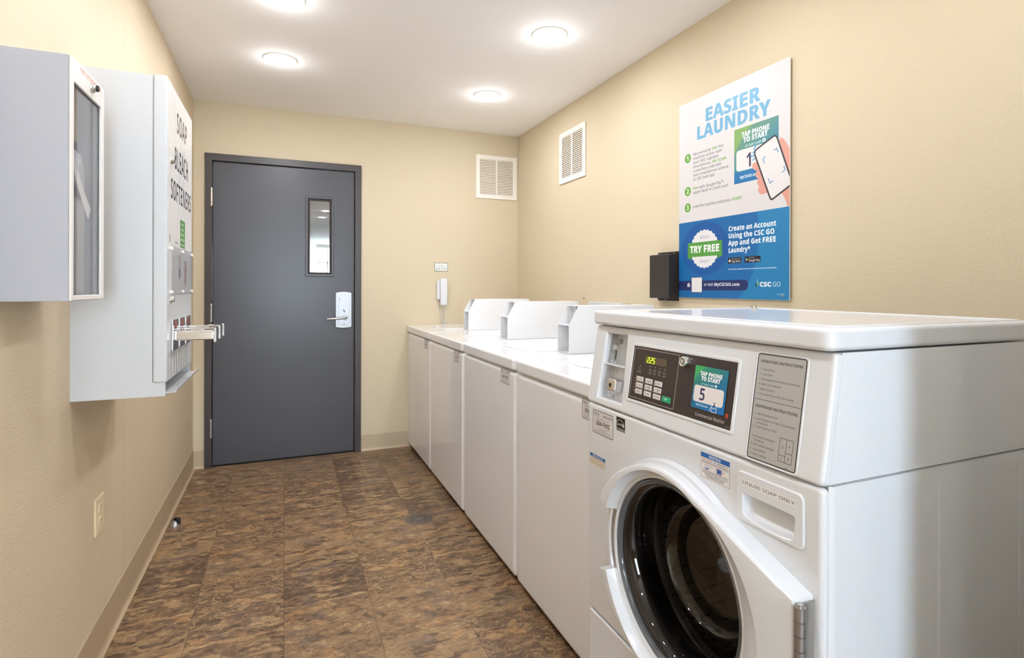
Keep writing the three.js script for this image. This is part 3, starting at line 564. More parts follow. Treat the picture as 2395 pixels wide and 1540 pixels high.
// ───────── front-loading washer ─────────
{
  const t = thing('front_load_washer', 'white front-loading washer in the foreground with dark control panel and round glass door', 'washing machine', [0.738, 0, zz(1.257)]);
  const W = 0.683, D = 0.562, cz = 0.352, cy = 0.606;
  // cabinet: a box behind the front panel, open around the drum
  const hb = new THREE.Shape(); hb.moveTo(0.002, 0.02); hb.lineTo(W - 0.006, 0.02); hb.lineTo(W - 0.004, 0.8975); hb.lineTo(0.002, 0.8975);
  const hbh = new THREE.Path(); hbh.absarc(cz, cy, 0.2435, 0, Math.PI * 2, true); hb.holes.push(hbh); hb.holes.push(rrect(0.125, 0.078, 0.004, 0.522, 0.794, THREE.Path));
  let g = faceW(hb, D - 0.02, 0, 1, 48); g.translate(0.018, 0, 0); part('cabinet', g, M.enamel, t);
  // right side panel with two stamped fields that deepen towards the rear edge
  {
    const xs = [], ys = [], X0 = 0.0165, X1 = D, Y0 = 0.02, Y1 = 0.8968; const fields = [[0.05, 0.2745], [0.30, 0.511]];
    for (let i = 0; i <= 130; i++) xs.push(X0 + (X1 - X0) * i / 130); for (const [a, b] of fields) xs.push(b, b + 0.003); xs.sort((p, q) => p - q);
    for (let j = 0; j <= 44; j++) ys.push(Y0 + (Y1 - Y0) * j / 44); ys.push(0.864, 0.867); ys.sort((p, q) => p - q);
    const dep = (x, y) => { for (const [a, b] of fields) if (x > a && x < b + 0.003 && y < 0.867 && y > 0.08) { const r = Math.min(1, (x - a) / (b - a)); const e = x > b ? 1 - (x - b) / 0.003 : 1; const f = y > 0.864 ? 1 - (y - 0.864) / 0.003 : Math.min(1, (y - 0.08) / 0.04); return 0.0013 * r * r * e * f; } return 0; };
    const pos = [], idx = [], n = xs.length; for (const y of ys) for (const x of xs) { const ed = Math.min(1, (x - X0) / 0.006); pos.push(x, y, W - dep(x, y) - 0.004 * (1 - Math.sqrt(1 - (1 - ed) ** 2))); }
    for (let j = 0; j < ys.length - 1; j++) for (let i = 0; i < n - 1; i++) { const a = j * n + i; idx.push(a, a + 1, a + n, a + 1, a + n + 1, a + n); }
    const sg = new THREE.BufferGeometry(); sg.setAttribute('position', new THREE.Float32BufferAttribute(pos, 3)); sg.setIndex(idx); sg.computeVertexNormals(); sg.setAttribute('uv', new THREE.Float32BufferAttribute(new Float32Array(pos.length / 3 * 2), 2));
    part('side_panel', sg, M.enamel, t);
  }
  // front panel with openings for door and drawer
  const fp = rrect(W, 0.532, 0.010, 0, 0.3635); const fh = new THREE.Path(); fh.absarc(cz, cy, 0.19, 0, Math.PI * 2, true); fp.holes.push(fh); fp.holes.push(rrect(0.1205, 0.0715, 0.005, 0.5242, 0.797, THREE.Path));
  g = faceW(fp, 0.0172, 0.0085, 5, 48); part('front_panel', g, M.enamel, t);
  g = faceW(rrect(W - 0.014, 0.341, 0.006, 0.012, 0.020), 0.018, 0.004, 4); g.translate(-0.002, 0, 0); part('access_panel', g, M.enamel, t);
  part('toe_base', box(0.03, D - 0.02, 0, 0.022, 0.02, W - 0.02), M.black, t);
  // control console: tilted face over a solid body
  const lean = Math.atan2(0.031, 0.197), cn = new THREE.Group();
  const tilt = new THREE.Matrix4().makeTranslation(-0.003, 0.8985, 0).multiply(new THREE.Matrix4().makeRotationZ(-lean)); // face plane: local y up the slope, z along the machine
  const onFace = (geo) => geo.applyMatrix4(tilt);
  const cf = rrect(W, 0.2005, 0.008, 0, 0.0005); cf.holes.push((() => { const p = new THREE.Path(); p.moveTo(0.0477, 0.0200); p.lineTo(0.1540, 0.0210); p.lineTo(0.1405, 0.1822); p.lineTo(0.0525, 0.1822); return p; })());
  const housing = part('console', onFace(faceW(cf, 0.020, 0.0062, 5)), M.plastic, t);
  // console body: right of the coin bay, and behind it
  const prof = new THREE.Shape(); prof.moveTo(0.0125, 0.8995); prof.lineTo(D, 0.8995); prof.lineTo(D, 1.0965); prof.lineTo(0.0435, 1.0965);
  const prof2 = new THREE.Shape(); prof2.moveTo(0.13, 0.8995); prof2.lineTo(D, 0.8995); prof2.lineTo(D, 1.0965); prof2.lineTo(0.13, 1.0965);
  const b1 = new THREE.ExtrudeGeometry(prof, { depth: W - 0.0016 - 0.17, bevelEnabled: false }); b1.translate(0, 0, 0.17);
  const b2 = new THREE.ExtrudeGeometry(prof2, { depth: 0.169, bevelEnabled: false }); b2.translate(0, 0, 0.001);
  const b3 = new THREE.ExtrudeGeometry(prof, { depth: 0.004, bevelEnabled: false }); b3.translate(0, 0, 0.001);
  part('console_body', merge([b1, b2, b3]), M.plastic, t);
  // coin bay behind the opening: shallow, its back parallel to the tilted face
  const bl = 0.046, br = 0.160, bd = 0.031;
  const bay = part('coin_bay', onFace(merge([box(0.012, bd + 0.002, 0.0165, 0.1865, bl - 0.002, bl), box(0.012, bd + 0.002, 0.0165, 0.1865, br, br + 0.002), box(0.006, bd + 0.002, 0.0165, 0.0185, bl, br), box(0.012, bd + 0.002, 0.1845, 0.1865, bl, br), box(bd, bd + 0.002, 0.0185, 0.1845, bl, br), box(0.004, bd, 0.104, 0.1075, bl, br)])), M.plastic, t);
  {
    g = toW(sheet(0.104, 0.0745, 0.0015)); g.translate(bd - 0.001, 0.1462, 0.107); part('coin_plate', onFace(g), M.zinc, bay);
    g = toW(sheet(0.016, 0.011, 0.0004)); g.translate(bd - 0.002, 0.166, 0.0775); part('coin_mark', onFace(g), std(new THREE.Color(1, 1, 1), 0.5, 0, { map: canvasTex(96, 64, (x) => { x.fillStyle = '#9b9d9c'; x.fillRect(0, 0, 96, 64); rr(x, 5, 5, 86, 54, 22, null, '#4c4c4c', 5); txt(x, '25¢', 48, 44, 34, '#3a3a3a', { align: 'center', w: 52 }); }) }), bay);
    part('coin_slot', onFace(box(bd - 0.0026, bd - 0.0016, 0.118, 0.146, 0.0605, 0.0632)), M.black, bay);
    part('coin_guide', onFace(box(bd - 0.0034, bd - 0.0016, 0.153, 0.183, 0.0604, 0.0620)), M.steel, bay);
    const kn = cyl(0.0075, 0.009, 0.009, 24); kn.rotateZ(Math.PI / 2); kn.translate(bd - 0.006, 0.147, 0.0570); const kb = rbox(bd - 0.010, bd - 0.001, 0.145, 0.156, 0.059, 0.069, 0.002, 2);
    part('coin_return_knob', onFace(merge([kn, kb])), M.chrome, bay);
    part('coin_cup', onFace(merge([rbox(bd - 0.014, bd - 0.001, 0.1075, 0.111, 0.049, 0.072, 0.0015, 2), rbox(bd - 0.014, bd - 0.011, 0.1075, 0.116, 0.061, 0.072, 0.0012, 2), rbox(bd - 0.004, bd - 0.001, 0.1075, 0.116, 0.049, 0.072, 0.001, 2)])), M.chrome, bay);
    const cbx = part('coin_box', onFace(rbox(0.004, bd + 0.001, 0.039, 0.073, 0.0745, 0.109, 0.007, 4)), M.chrome, bay);
    g = cyl(0.0042, 0.0042, 0.0012, 18); g.rotateZ(Math.PI / 2); g.translate(0.0037, 0.056, 0.091); const kh = box(0.0030, 0.0042, 0.049, 0.056, 0.0895, 0.0925); part('keyhole', onFace(merge([g, kh])), M.black, bay);
    part('coin_box_rivet', onFace(rbox(bd - 0.003, bd, 0.083, 0.094, 0.066, 0.076, 0.003, 2)), M.steel, bay);
    part('coin_box_latch', onFace(rbox(bd - 0.003, bd, 0.020, 0.033, 0.066, 0.076, 0.002, 2)), M.steel, bay);
    part('coin_box_seam', onFace(merge([box(bd - 0.0004, bd + 0.0002, 0.0185, 0.104, 0.0575, 0.0585), box(bd - 0.02, bd - 0.001, 0.0405, 0.0413, bl - 0.0001, bl + 0.0004)])), M.seam, bay);
  }
  // control panel
  const bz = rrect(0.332, 0.136, 0.006, 0.1715, 0.033); bz.holes.push(rrect(0.318, 0.1225, 0.003, 0.1785, 0.0395, THREE.Path));
  g = faceW(bz, 0.006, 0.0018, 3); g.translate(-0.0022, 0, 0); part('panel_bezel', onFace(g), M.plastic, housing);
  const PW = 0.320, PH = 0.1245, px0 = 0.1775, py0 = 0.0385, S = 4;   // texture 1280 x 498
  const U = (a) => (a - px0) / PW * 1280, Vv = (b) => (1 - (b - py0) / PH) * 498;
  const panelTex = canvasTex(1280, 498, (x, w, h) => {
    x.fillStyle = '#362b28'; x.fillRect(0, 0, w, h);
    rr(x, U(0.1828), Vv(0.1578), U(0.338) - U(0.1828), Vv(0.045) - Vv(0.1578), 14, null, '#c9c2bd', 4);
    const cr = '#c9c2bd'; const ic = (a, b, s) => { txt(x, s, U(a), Vv(b), 15, cr, { align: 'center' }); };
    for (const [a, n] of [[0.2475, 'WASH'], [0.2635, 'RINSE'], [0.280, 'SPIN'], [0.2965, 'DOOR']]) { x.fillStyle = cr; x.beginPath(); x.arc(U(a), Vv(0.1215), 5, 0, 7); x.fill(); x.strokeStyle = cr; x.lineWidth = 2.5; x.strokeRect(U(a) - 13, Vv(0.1135) - 9, 26, 18); ic(a, 0.1055, n); }
    x.fillStyle = cr; x.beginPath(); x.arc(U(0.2095), Vv(0.1185), 5, 0, 7); x.fill(); x.beginPath(); x.moveTo(U(0.2045), Vv(0.1145)); x.lineTo(U(0.2125), Vv(0.1105)); x.strokeStyle = cr; x.lineWidth = 3; x.stroke(); ic(0.2085, 0.1055, 'SHUT'); ic(0.2085, 0.1025, 'OFF / ON');
    x.strokeStyle = cr; x.lineWidth = 3; for (const b of [0.0832, 0.0685]) { x.beginPath(); x.moveTo(U(0.1915), Vv(b)); x.lineTo(U(0.293), Vv(b)); x.stroke(); }
    for (const [b, n] of [[0.0895, 'SOIL'], [0.0755, 'CYCLE'], [0.061, 'TEMP']]) { txt(x, n, U(0.1965), Vv(b) + 5, 13, cr, { align: 'center' }); for (const a of [0.2015, 0.2345, 0.2672]) { x.beginPath(); x.arc(U(a), Vv(b), 3.5, 0, 7); x.fillStyle = cr; x.fill(); } }
    x.beginPath(); x.arc(U(0.3005), Vv(0.061), 3.5, 0, 7); x.fill();
    txt(x, 'Commercial Washer', U(0.403), Vv(0.0475), 36, '#d0cac6', { w: U(0.481) - U(0.403) });
    txt(x, 'n', U(0.4795), Vv(0.0595), 58, '#e8502a', { bold: true });
    txt(x, '800-000', U(0.484), Vv(0.0425), 11, '#a8a09b');
  });
  g = toW(sheet(PW, PH, 0.002)); g.translate(0.0002, py0 + PH / 2, px0 + PW / 2); const panel = part('control_panel', onFace(g), print(panelTex, 0.38), housing);
  const dispTex = canvasTex(256, 64, (x) => { x.fillStyle = '#5a4a36'; x.fillRect(0, 0, 256, 64); x.fillStyle = '#4c5a10'; x.fillRect(0, 0, 132, 64); seg(x); });
  function seg(x) {   // 2.25 in slanted seven-segment figures
    const on = { 2: 'abged', 5: 'afgcd' }; x.save(); x.translate(26, 10); x.transform(1, 0, -0.1, 1, 4, 0); x.strokeStyle = '#e4ff2a'; x.lineWidth = 5.5; x.lineCap = 'butt';
    [['2', 0], ['2', 36], ['5', 70]].forEach(([d, ox]) => { const P = { a: [0, 0, 22, 0], b: [22, 0, 22, 22], c: [22, 22, 22, 44], d: [0, 44, 22, 44], e: [0, 22, 0, 44], f: [0, 0, 0, 22], g: [0, 22, 22, 22] }; for (const s of on[d]) { const q = P[s]; x.beginPath(); x.moveTo(ox + q[0], q[1]); x.lineTo(ox + q[2], q[3]); x.stroke(); } });
    x.fillStyle = '#e4ff2a'; x.fillRect(27, 41, 6, 6); x.restore();
  }
  const glowTex = canvasTex(256, 64, (x) => { x.fillStyle = '#000'; x.fillRect(0, 0, 256, 64); x.fillStyle = '#1c2204'; x.fillRect(0, 0, 132, 64); seg(x); });
  g = toW(sheet(0.0725, 0.0162, 0.001)); g.translate(-0.0012, 0.1352, 0.2625); part('display_screen', onFace(g), phys(new THREE.Color(1, 1, 1), 0.25, 0, { map: dispTex, emissiveMap: glowTex, emissive: new THREE.Color(1, 1, 1), emissiveIntensity: 0.9, clearcoat: 0.5, clearcoatRoughness: 0.1 }), housing);
  const bt = (n1, n2) => print(canvasTex(128, 64, (x) => { x.fillStyle = '#d6d1cd'; x.fillRect(0, 0, 128, 64); x.fillStyle = '#4a4442'; x.strokeStyle = '#4a4442'; x.lineWidth = 4; x.beginPath(); x.arc(28, 30, 11, 0.6, 5.6); x.stroke(); x.fillRect(24, 40, 8, 10); txt(x, n1, 84, n2 ? 30 : 40, 22, '#3a3533', { bold: true, align: 'center', w: 66 }); if (n2) txt(x, n2, 84, 52, 20, '#3a3533', { bold: true, align: 'center', w: 58 }); }), 0.5);
  const names = [['LIGHT'], ['MEDIUM'], ['HEAVY'], ['NORMAL'], ['PERM', 'PRESS'], ['DELICATE', 'KNIT'], ['HOT'], ['WARM'], ['COLD']];
  const bs = [0.0895, 0.0753, 0.0610], as = [0.2160, 0.2490, 0.2820];
  names.forEach((nm, i) => {
    const a = as[i % 3], b = bs[Math.floor(i / 3)] + (i % 3) * -0.0003;
    let q = faceW(rrect(0.0245, 0.0108, 0.002, a - 0.01225, b - 0.0054), 0.0024, 0.0006, 2); q.translate(-0.0025, 0, 0); const bn = part('panel_button', onFace(q), M.button, housing);
    q = toW(sheet(0.0225, 0.0092, 0.0002)); q.translate(-0.0026, b, a); part('button_print', onFace(q), bt(nm[0], nm[1]), bn.parent);
  });
  g = faceW(rrect(0.0262, 0.0122, 0.002, 0.3138 - 0.0131, 0.0605 - 0.0061), 0.0026, 0.0006, 2); g.translate(-0.0027, 0, 0); part('start_button', onFace(g), M.green, housing).userData.label = 'green start button';
  g = toW(sheet(0.022, 0.009, 0.0002)); g.translate(-0.0029, 0.0605, 0.3138); part('start_print', onFace(g), print(canvasTex(128, 56, (x) => { x.fillStyle = '#14a069'; x.fillRect(0, 0, 128, 56); txt(x, 'START', 64, 30, 24, '#e8fff5', { bold: true, align: 'center', w: 70 }); x.strokeStyle = '#e8fff5'; x.lineWidth = 3; x.beginPath(); x.arc(64, 42, 6, 0, 7); x.stroke(); })), housing);
  // key switch
  g = new THREE.LatheGeometry([[0.0105, 0], [0.0105, 0.004], [0.0095, 0.013], [0.0085, 0.0145], [0.0062, 0.0148], [0.006, 0.0132], [0.0046, 0.0132], [0.0044, 0.0142], [0, 0.0142]].map(([a, b]) => new THREE.Vector2(a, b)), 28); g.rotateZ(Math.PI / 2); g.scale(1, 1.12, 1.12); g.translate(-0.001, 0.146, 0.3640); const ks = part('key_lock', onFace(g), M.chrome, housing);
  g = new THREE.TorusGeometry(0.0053, 0.0006, 8, 24); g.rotateY(Math.PI / 2); g.translate(-0.0145, 0.146, 0.3640); part('key_groove', onFace(g), M.black, housing);
  // payment sticker
  const tapTex = canvasTex(512, 496, (x, w, h) => {
    let gr = x.createLinearGradient(60, 0, 330, h); gr.addColorStop(0, '#2f9a72'); gr.addColorStop(0.35, '#1f7f83'); gr.addColorStop(0.62, '#0c6f9c'); gr.addColorStop(1, '#0071b8'); x.fillStyle = gr; x.fillRect(0, 0, w, h);
    x.fillStyle = '#3fae62'; x.beginPath(); x.moveTo(0, 0); x.lineTo(190, 0); x.quadraticCurveTo(70, 60, 0, 190); x.fill();
    txt(x, 'TAP PHONE', 266, 108, 66, '#fff', { bold: true, align: 'center', w: 350, heavy: 3 }); txt(x, 'TO START', 266, 164, 66, '#fff', { bold: true, align: 'center', w: 300, heavy: 3 });
    txt(x, 'or scan code', 128, 212, 32, '#e8f6f6', { w: 200 }); rr(x, 342, 190, 34, 22, 5, '#e8f6f6'); rr(x, 351, 184, 16, 10, 3, '#e8f6f6');
    rr(x, 22, 226, 470, 194, 34, '#e9e4e3'); txt(x, '5', 162, 394, 196, '#3a3560', { bold: true, align: 'center', k: 0.9 });
    txt(x, 'MyCSCGo.com', 76, 462, 34, '#d4ecfa', { bold: true, w: 200 });
    x.strokeStyle = '#fff'; x.lineWidth = 6; x.strokeRect(332, 408, 74, 84); x.beginPath(); x.moveTo(300, 492); x.lineTo(316, 446); x.lineTo(332, 440); x.stroke(); txt(x, 'NFC', 369, 456, 24, '#fff', { bold: true, align: 'center' });
    x.fillStyle = '#2c2650'; x.beginPath(); x.arc(369, 414, 13, 0, 7); x.fill(); x.strokeStyle = '#2c2650'; x.lineWidth = 4; for (const r of [22, 31]) { x.beginPath(); x.arc(369, 414, r, 3.9, 5.5); x.stroke(); }
  });
  const tapShape = rrect(0.0857, 0.0823, 0.004, 0.3915, 0.0622);
  g = faceW(tapShape, 0.0022, 0.0005, 1); g.translate(-0.0028, 0, 0); const tapB = part('tap_sticker', onFace(g), std(col(25, 115, 140), 0.5), housing);
  g = faceW(tapShape, 0.0002, 0, 1); { const p = g.attributes.position, uv = g.attributes.uv; for (let i = 0; i < p.count; i++) uv.setXY(i, (p.getZ(i) - 0.3915) / 0.0857, (p.getY(i) - 0.0622) / 0.0823); } g.translate(-0.0031, 0, 0);
  part('tap_print', onFace(g), print(tapTex, 0.4), housing);
  // instruction plate
  const insTex = canvasTex(512, 940, (x, w, h) => {
    x.fillStyle = '#a9a7a4'; x.fillRect(0, 0, w, h); rr(x, 8, 8, w - 16, h - 16, 16, '#b0aeab', '#1c1c1e', 8); const k = '#2b2b2d';
    txt(x, 'OPERATING INSTRUCTIONS', 38, 82, 34, k, { bold: true, w: 436 });
    [['1. Load Laundry', 158], ['2. Close Door', 138], ['3. Add Supplies (See Instructions Below)', 418], ['4. Make Cycle Selection', 238], ['5. Make Payment', 176], ['6. Press Start (Door Must be Closed)', 376]].forEach(([s, ww], i) => txt(x, s, 42, 150 + i * 44, 25, k, { w: ww }));
    x.fillStyle = k; x.fillRect(18, 408, w - 36, 4);
    txt(x, 'DISPENSER INSTRUCTIONS', 34, 482, 34, k, { bold: true, w: 440 });
    txt(x, '1. Open Dispenser Door', 38, 546, 25, k, { w: 246 }); txt(x, '2. Load Supplies in Proper Compartment', 38, 590, 25, k, { w: 428 }); txt(x, 'as Indicated', 66, 624, 25, k, { w: 122 }); txt(x, '3. Close Dispenser Door', 38, 660, 25, k, { w: 252 });
    txt(x, 'A. Pre Wash Detergent', 36, 746, 25, k, { w: 244 }); txt(x, '(If Offered)', 62, 780, 25, k, { w: 110 }); txt(x, 'B. Main Wash Detergent', 36, 816, 25, k, { w: 252 }); txt(x, 'C. Liquid Bleach', 36, 858, 25, k, { w: 166 }); txt(x, 'D. Fabric Softener', 36, 900, 25, k, { w: 184 });
    x.strokeStyle = k; x.lineWidth = 4; x.strokeRect(332, 688, 130, 192); x.beginPath(); x.moveTo(398, 688); x.lineTo(398, 880); x.moveTo(332, 828); x.lineTo(398, 828); x.moveTo(398, 800); x.lineTo(462, 800); x.stroke();
    txt(x, 'D', 365, 770, 28, k, { align: 'center' }); txt(x, 'A', 430, 752, 28, k, { align: 'center' }); txt(x, 'C', 365, 866, 28, k, { align: 'center' }); txt(x, 'B', 430, 852, 28, k, { align: 'center' }); txt(x, '800000', 400, 922, 12, k);
  });
  const insS = rrect(0.0985, 0.1805, 0.006, 0.5385, 0.0055);
  const eb = rrect(0.1045, 0.1865, 0.008, 0.5355, 0.0025); eb.holes.push(rrect(0.0985, 0.1805, 0.006, 0.5385, 0.0055, THREE.Path));
  g = faceW(eb, 0.003, 0.0009, 2); g.translate(-0.0012, 0, 0); part('plate_rim', onFace(g), M.plastic, housing);
  g = faceW(insS, 0.0006, 0, 1); { const p = g.attributes.position, uv = g.attributes.uv; for (let i = 0; i < p.count; i++) uv.setXY(i, (p.getZ(i) - 0.5385) / 0.0985, (p.getY(i) - 0.0055) / 0.1805); } g.translate(-0.0004, 0, 0);
  part('instruction_plate', onFace(g), print(insTex, 0.5), housing);
  // top
  const rim = rrect(W + 0.002, D - 0.010 + 0.012, 0.018, -0.001, 0.012 - 0.012);
  const tg = new THREE.ExtrudeGeometry(rim, { depth: 0.0355 - 0.016, bevelEnabled: true, bevelSize: 0.008, bevelThickness: 0.008, bevelOffset: -0.008, bevelSegments: 5, curveSegments: 8 });
  tg.applyMatrix4(new THREE.Matrix4().set(0, 1, 0, 0, 0, 0, 1, 0, 1, 0, 0, 0, 0, 0, 0, 1)); tg.translate(0.013, 1.099 + 0.008, 0); part('top_cover', tg, M.enamel, t);
  const rs = rrect(W - 0.03, D - 0.05, 0.02, 0.015, 0.034); rs.holes.push(rrect(W - 0.05, D - 0.07, 0.014, 0.025, 0.044, THREE.Path));
  const rg = new THREE.ExtrudeGeometry(rs, { depth: 0.0008, bevelEnabled: true, bevelSize: 0.003, bevelThickness: 0.0012, bevelOffset: -0.003, bevelSegments: 3, curveSegments: 8 }); rg.applyMatrix4(new THREE.Matrix4().set(0, 1, 0, 0, 0, 0, 1, 0, 1, 0, 0, 0, 0, 0, 0, 1)); rg.translate(0.013, 1.1345, 0); part('top_bead', rg, M.enamel, t);
  const tk = cyl(0.007, 0.008, 0.010, 20); tk.translate(D - 0.02, 1.1345 + 0.005, 0.035); part('top_lock', tk, M.chrome, t);
  // dispenser drawer with scooped grip
  const dr = rrect(0.1355, 0.0865, 0.011, 0.5167, 0.7897); const gripPath = () => { const p = new THREE.Path(); p.moveTo(0.5315, 0.838); p.lineTo(0.6305, 0.838); p.quadraticCurveTo(0.636, 0.838, 0.636, 0.832); p.lineTo(0.634, 0.805); p.quadraticCurveTo(0.633, 0.8005, 0.627, 0.7985); p.quadraticCurveTo(0.585, 0.793, 0.541, 0.800); p.quadraticCurveTo(0.533, 0.8015, 0.5315, 0.808); p.closePath(); return p; };
  dr.holes.push(gripPath()); g = faceW(dr, 0.008, 0.0025, 3); g.translate(-0.0032, 0, 0); const drawer = part('dispenser_drawer', g, M.plastic, t);
  { // pocket: a scoop that runs down from the back of the opening to its lower lip
    const pts = gripPath().getPoints(10), N = pts.length, pos = [], idx = []; const c = new THREE.Vector2(0.5835, 0.822);
    const rings = [[1, 0.003], [0.97, 0.012], [0.9, 0.022], [0.7, 0.028], [0.35, 0.03], [0, 0.03]];
    for (const [k, dx] of rings) for (const p of pts) { const y = c.y + (p.y - c.y) * k; const fy = Math.max(0, Math.min(1, (y - 0.796) / 0.042)); pos.push(dx * (0.35 + 0.65 * fy) + (k === 1 ? 0 : 0), y, c.x + (p.x - c.x) * k); }
    for (let r = 0; r < rings.length - 1; r++) for (let i = 0; i < N - 1; i++) { const a = r * N + i; idx.push(a, a + 1, a + N, a + 1, a + N + 1, a + N); }
    const pg = new THREE.BufferGeometry(); pg.setAttribute('position', new THREE.Float32BufferAttribute(pos, 3)); pg.setIndex(idx); pg.setAttribute('uv', new THREE.Float32BufferAttribute(new Float32Array(pos.length / 3 * 2), 2)); pg.computeVertexNormals(); part('grip_recess', pg, M.plastic, drawer);
  }
  g = toW(sheet(0.112, 0.0125, 0.0002)); g.translate(-0.0033, 0.8585, 0.5835); part('drawer_print', g, print(canvasTex(896, 100, (x) => { x.fillStyle = '#eaeaea'; x.fillRect(0, 0, 896, 100); txt(x, 'LIQUID SOAP ONLY', 448, 70, 58, '#2e2c30', { align: 'center', w: 850 }); }), 0.4), drawer);
  // stickers on the front panel
  g = toW(sheet(0.096, 0.0595, 0.0004)); g.translate(-0.0002, 0.852, 0.0735); part('number_label', g, print(idLabel('264-FMZ'), 0.5), t);
  g = toW(sheet(0.0355, 0.0335, 0.0004)); g.translate(-0.0002, 0.8688, 0.1530); part('energy_sticker', g, print(canvasTex(256, 242, (x) => {
    x.fillStyle = '#0c0c0e'; x.fillRect(0, 0, 256, 242); x.strokeStyle = '#e8e8e8'; x.lineWidth = 8; x.beginPath(); x.arc(112, 158, 118, Math.PI * 1.06, Math.PI * 1.92); x.stroke();
    x.font = 'italic 62px serif'; x.fillStyle = '#e8e8e8'; x.save(); x.translate(14, 152); x.rotate(-0.12); x.fillText('energy', 0, 0); x.restore();
    x.beginPath(); for (let i = 0; i < 10; i++) { const a = -Math.PI / 2 + i * Math.PI / 5, r = i % 2 ? 15 : 38; x.lineTo(208 + r * Math.cos(a), 132 + r * Math.sin(a)); } x.fill();
    x.fillStyle = '#9a9a9a'; x.fillRect(0, 186, 256, 56); x.fillStyle = '#0c0c0e'; x.fillRect(0, 180, 256, 6); txt(x, 'ENERGY STAR', 128, 228, 38, '#141416', { bold: true, align: 'center', w: 236 });
  }), 0.5), t);
  g = toW(sheet(0.0725, 0.0285, 0.0004)); g.translate(-0.0002, 0.7515, 0.0492); part('notice_sticker', g, print(canvasTex(360, 142, (x) => {
    x.fillStyle = '#dfd8cf'; x.fillRect(0, 0, 360, 142); x.fillStyle = '#2463a8'; x.fillRect(0, 0, 360, 42); txt(x, 'NOTICE', 180, 34, 34, '#dfe8f2', { bold: true, align: 'center', w: 240 });
    ['Use only high efficiency detergent in this', 'machine. Do not overload. Remove items', 'from the drum when the cycle has ended', 'and leave the door slightly open.'].forEach((s, i) => txt(x, s, 8, 64 + i * 21, 18, ['#c08a4a', '#a8905a', '#b58742', '#9a8f80'][i], { bold: true, w: 340 - i * 8 }));
  }), 0.5), t);
  g = toW(sheet(0.0740, 0.0475, 0.0004)); g.translate(-0.0002, 0.8578, 0.4617); part('notice_sticker', g, print(canvasTex(512, 328, (x) => {
    x.fillStyle = '#e4e0df'; x.fillRect(0, 0, 512, 328); x.strokeStyle = '#5a5a60'; x.lineWidth = 4; x.strokeRect(2, 2, 508, 324); x.fillStyle = '#1f62ad'; x.fillRect(0, 0, 512, 62); txt(x, 'NOTICE', 256, 50, 50, '#f2f5fa', { bold: true, align: 'center', w: 210 });
    const k = '#3c3c48'; txt(x, 'HIGH EFFICIENCY', 26, 94, 27, '#b8453a', { bold: true, w: 196 }); txt(x, 'HE', 238, 94, 26, '#2a5aa0', { bold: true }); txt(x, 'DETERGENT IS', 296, 94, 27, k, { bold: true, w: 180 }); txt(x, 'RECOMMENDED FOR BEST PERFORMANCE', 256, 124, 25, k, { bold: true, align: 'center', w: 470 });
    x.fillStyle = '#5a5a60'; x.fillRect(4, 134, 504, 3);
    x.strokeStyle = k; x.lineWidth = 4; x.strokeRect(80, 152, 66, 52); x.fillStyle = '#1f62ad'; x.fillRect(80, 188, 66, 16); x.beginPath(); x.moveTo(146, 154); x.lineTo(216, 168); x.stroke(); x.fillStyle = '#1f4fa8'; x.fillRect(292, 150, 78, 54); x.beginPath(); x.moveTo(370, 156); x.lineTo(428, 170); x.stroke(); x.strokeStyle = '#c23a34'; x.lineWidth = 5; x.beginPath(); x.ellipse(330, 177, 66, 36, 0, 0, 7); x.stroke();
    ['IF USING NON HE DETERGENT, AVOID', 'OVERSUDSING BY USING ONLY 1/2 THE', 'DETERGENT MANUFACTURERS', 'RECOMMENDED AMOUNT'].forEach((s, i) => txt(x, s, 256, 234 + i * 25, 24, k, { bold: true, align: 'center', w: [440, 450, 350, 300][i] }));
  }), 0.5), t);

  // ── door ──
  const hinX = 0.314;
  const Ro = (a) => {       // outer outline of the shell round the door's centre
    const d = Math.abs(a); let r = 0.225;
    if (d > 2.06) r = 0.225 + 0.026 * Math.pow(Math.min(1, (d - 2.06) / 0.72), 1.2);
    if (d < 1.222) { r = 0.2391 / (Math.sin(d) + 0.365 * Math.cos(d)); if (d < 0.6) r = Math.min(r, hinX / Math.cos(d)); }
    return r;
  };
  const Rb = (a) => { const d = Math.abs(a), p = 0.2465 - 0.0225 * Math.pow(d / 0.873, 2); return Math.min(Ro(a) - 0.0115, Math.max(0.212, p)); };
  const profile = (a) => {
    const o = Ro(a), b = Rb(a), i = 0.2005, F = 0.0405, e = Math.abs(a) < 0.42 ? 0.006 : 0.0105, q = [[o, 0.0]];
    for (let k = 0; k <= 6; k++) { const t = k * Math.PI / 12; q.push([o - e + e * Math.cos(t), -F + e - e * Math.sin(t)]); }
    q.push([Math.max(b, i + 0.006), -F], [i + (b - i) * 0.5, -0.0305], [i + 0.003, -0.0215], [i, -0.0195], [i - 0.0015, -0.016], [i - 0.0015, -0.004], [o - 0.006, -0.004]);
    return q;
  };
  const A0 = -Math.PI + 0.352, A1 = Math.PI - 0.352, angs = []; for (let k = 0; k <= 220; k++) angs.push(A0 + (A1 - A0) * k / 220);
  const corner = Math.atan2(0.2391 - 0.365 * hinX, hinX) || 0.38; for (const s of [-1, 1]) for (const e of [-0.02, -0.006, 0, 0.006, 0.02]) angs.push(s * (Math.atan(0.2391 / hinX - 0.365) + e)); angs.sort((p, q) => p - q);
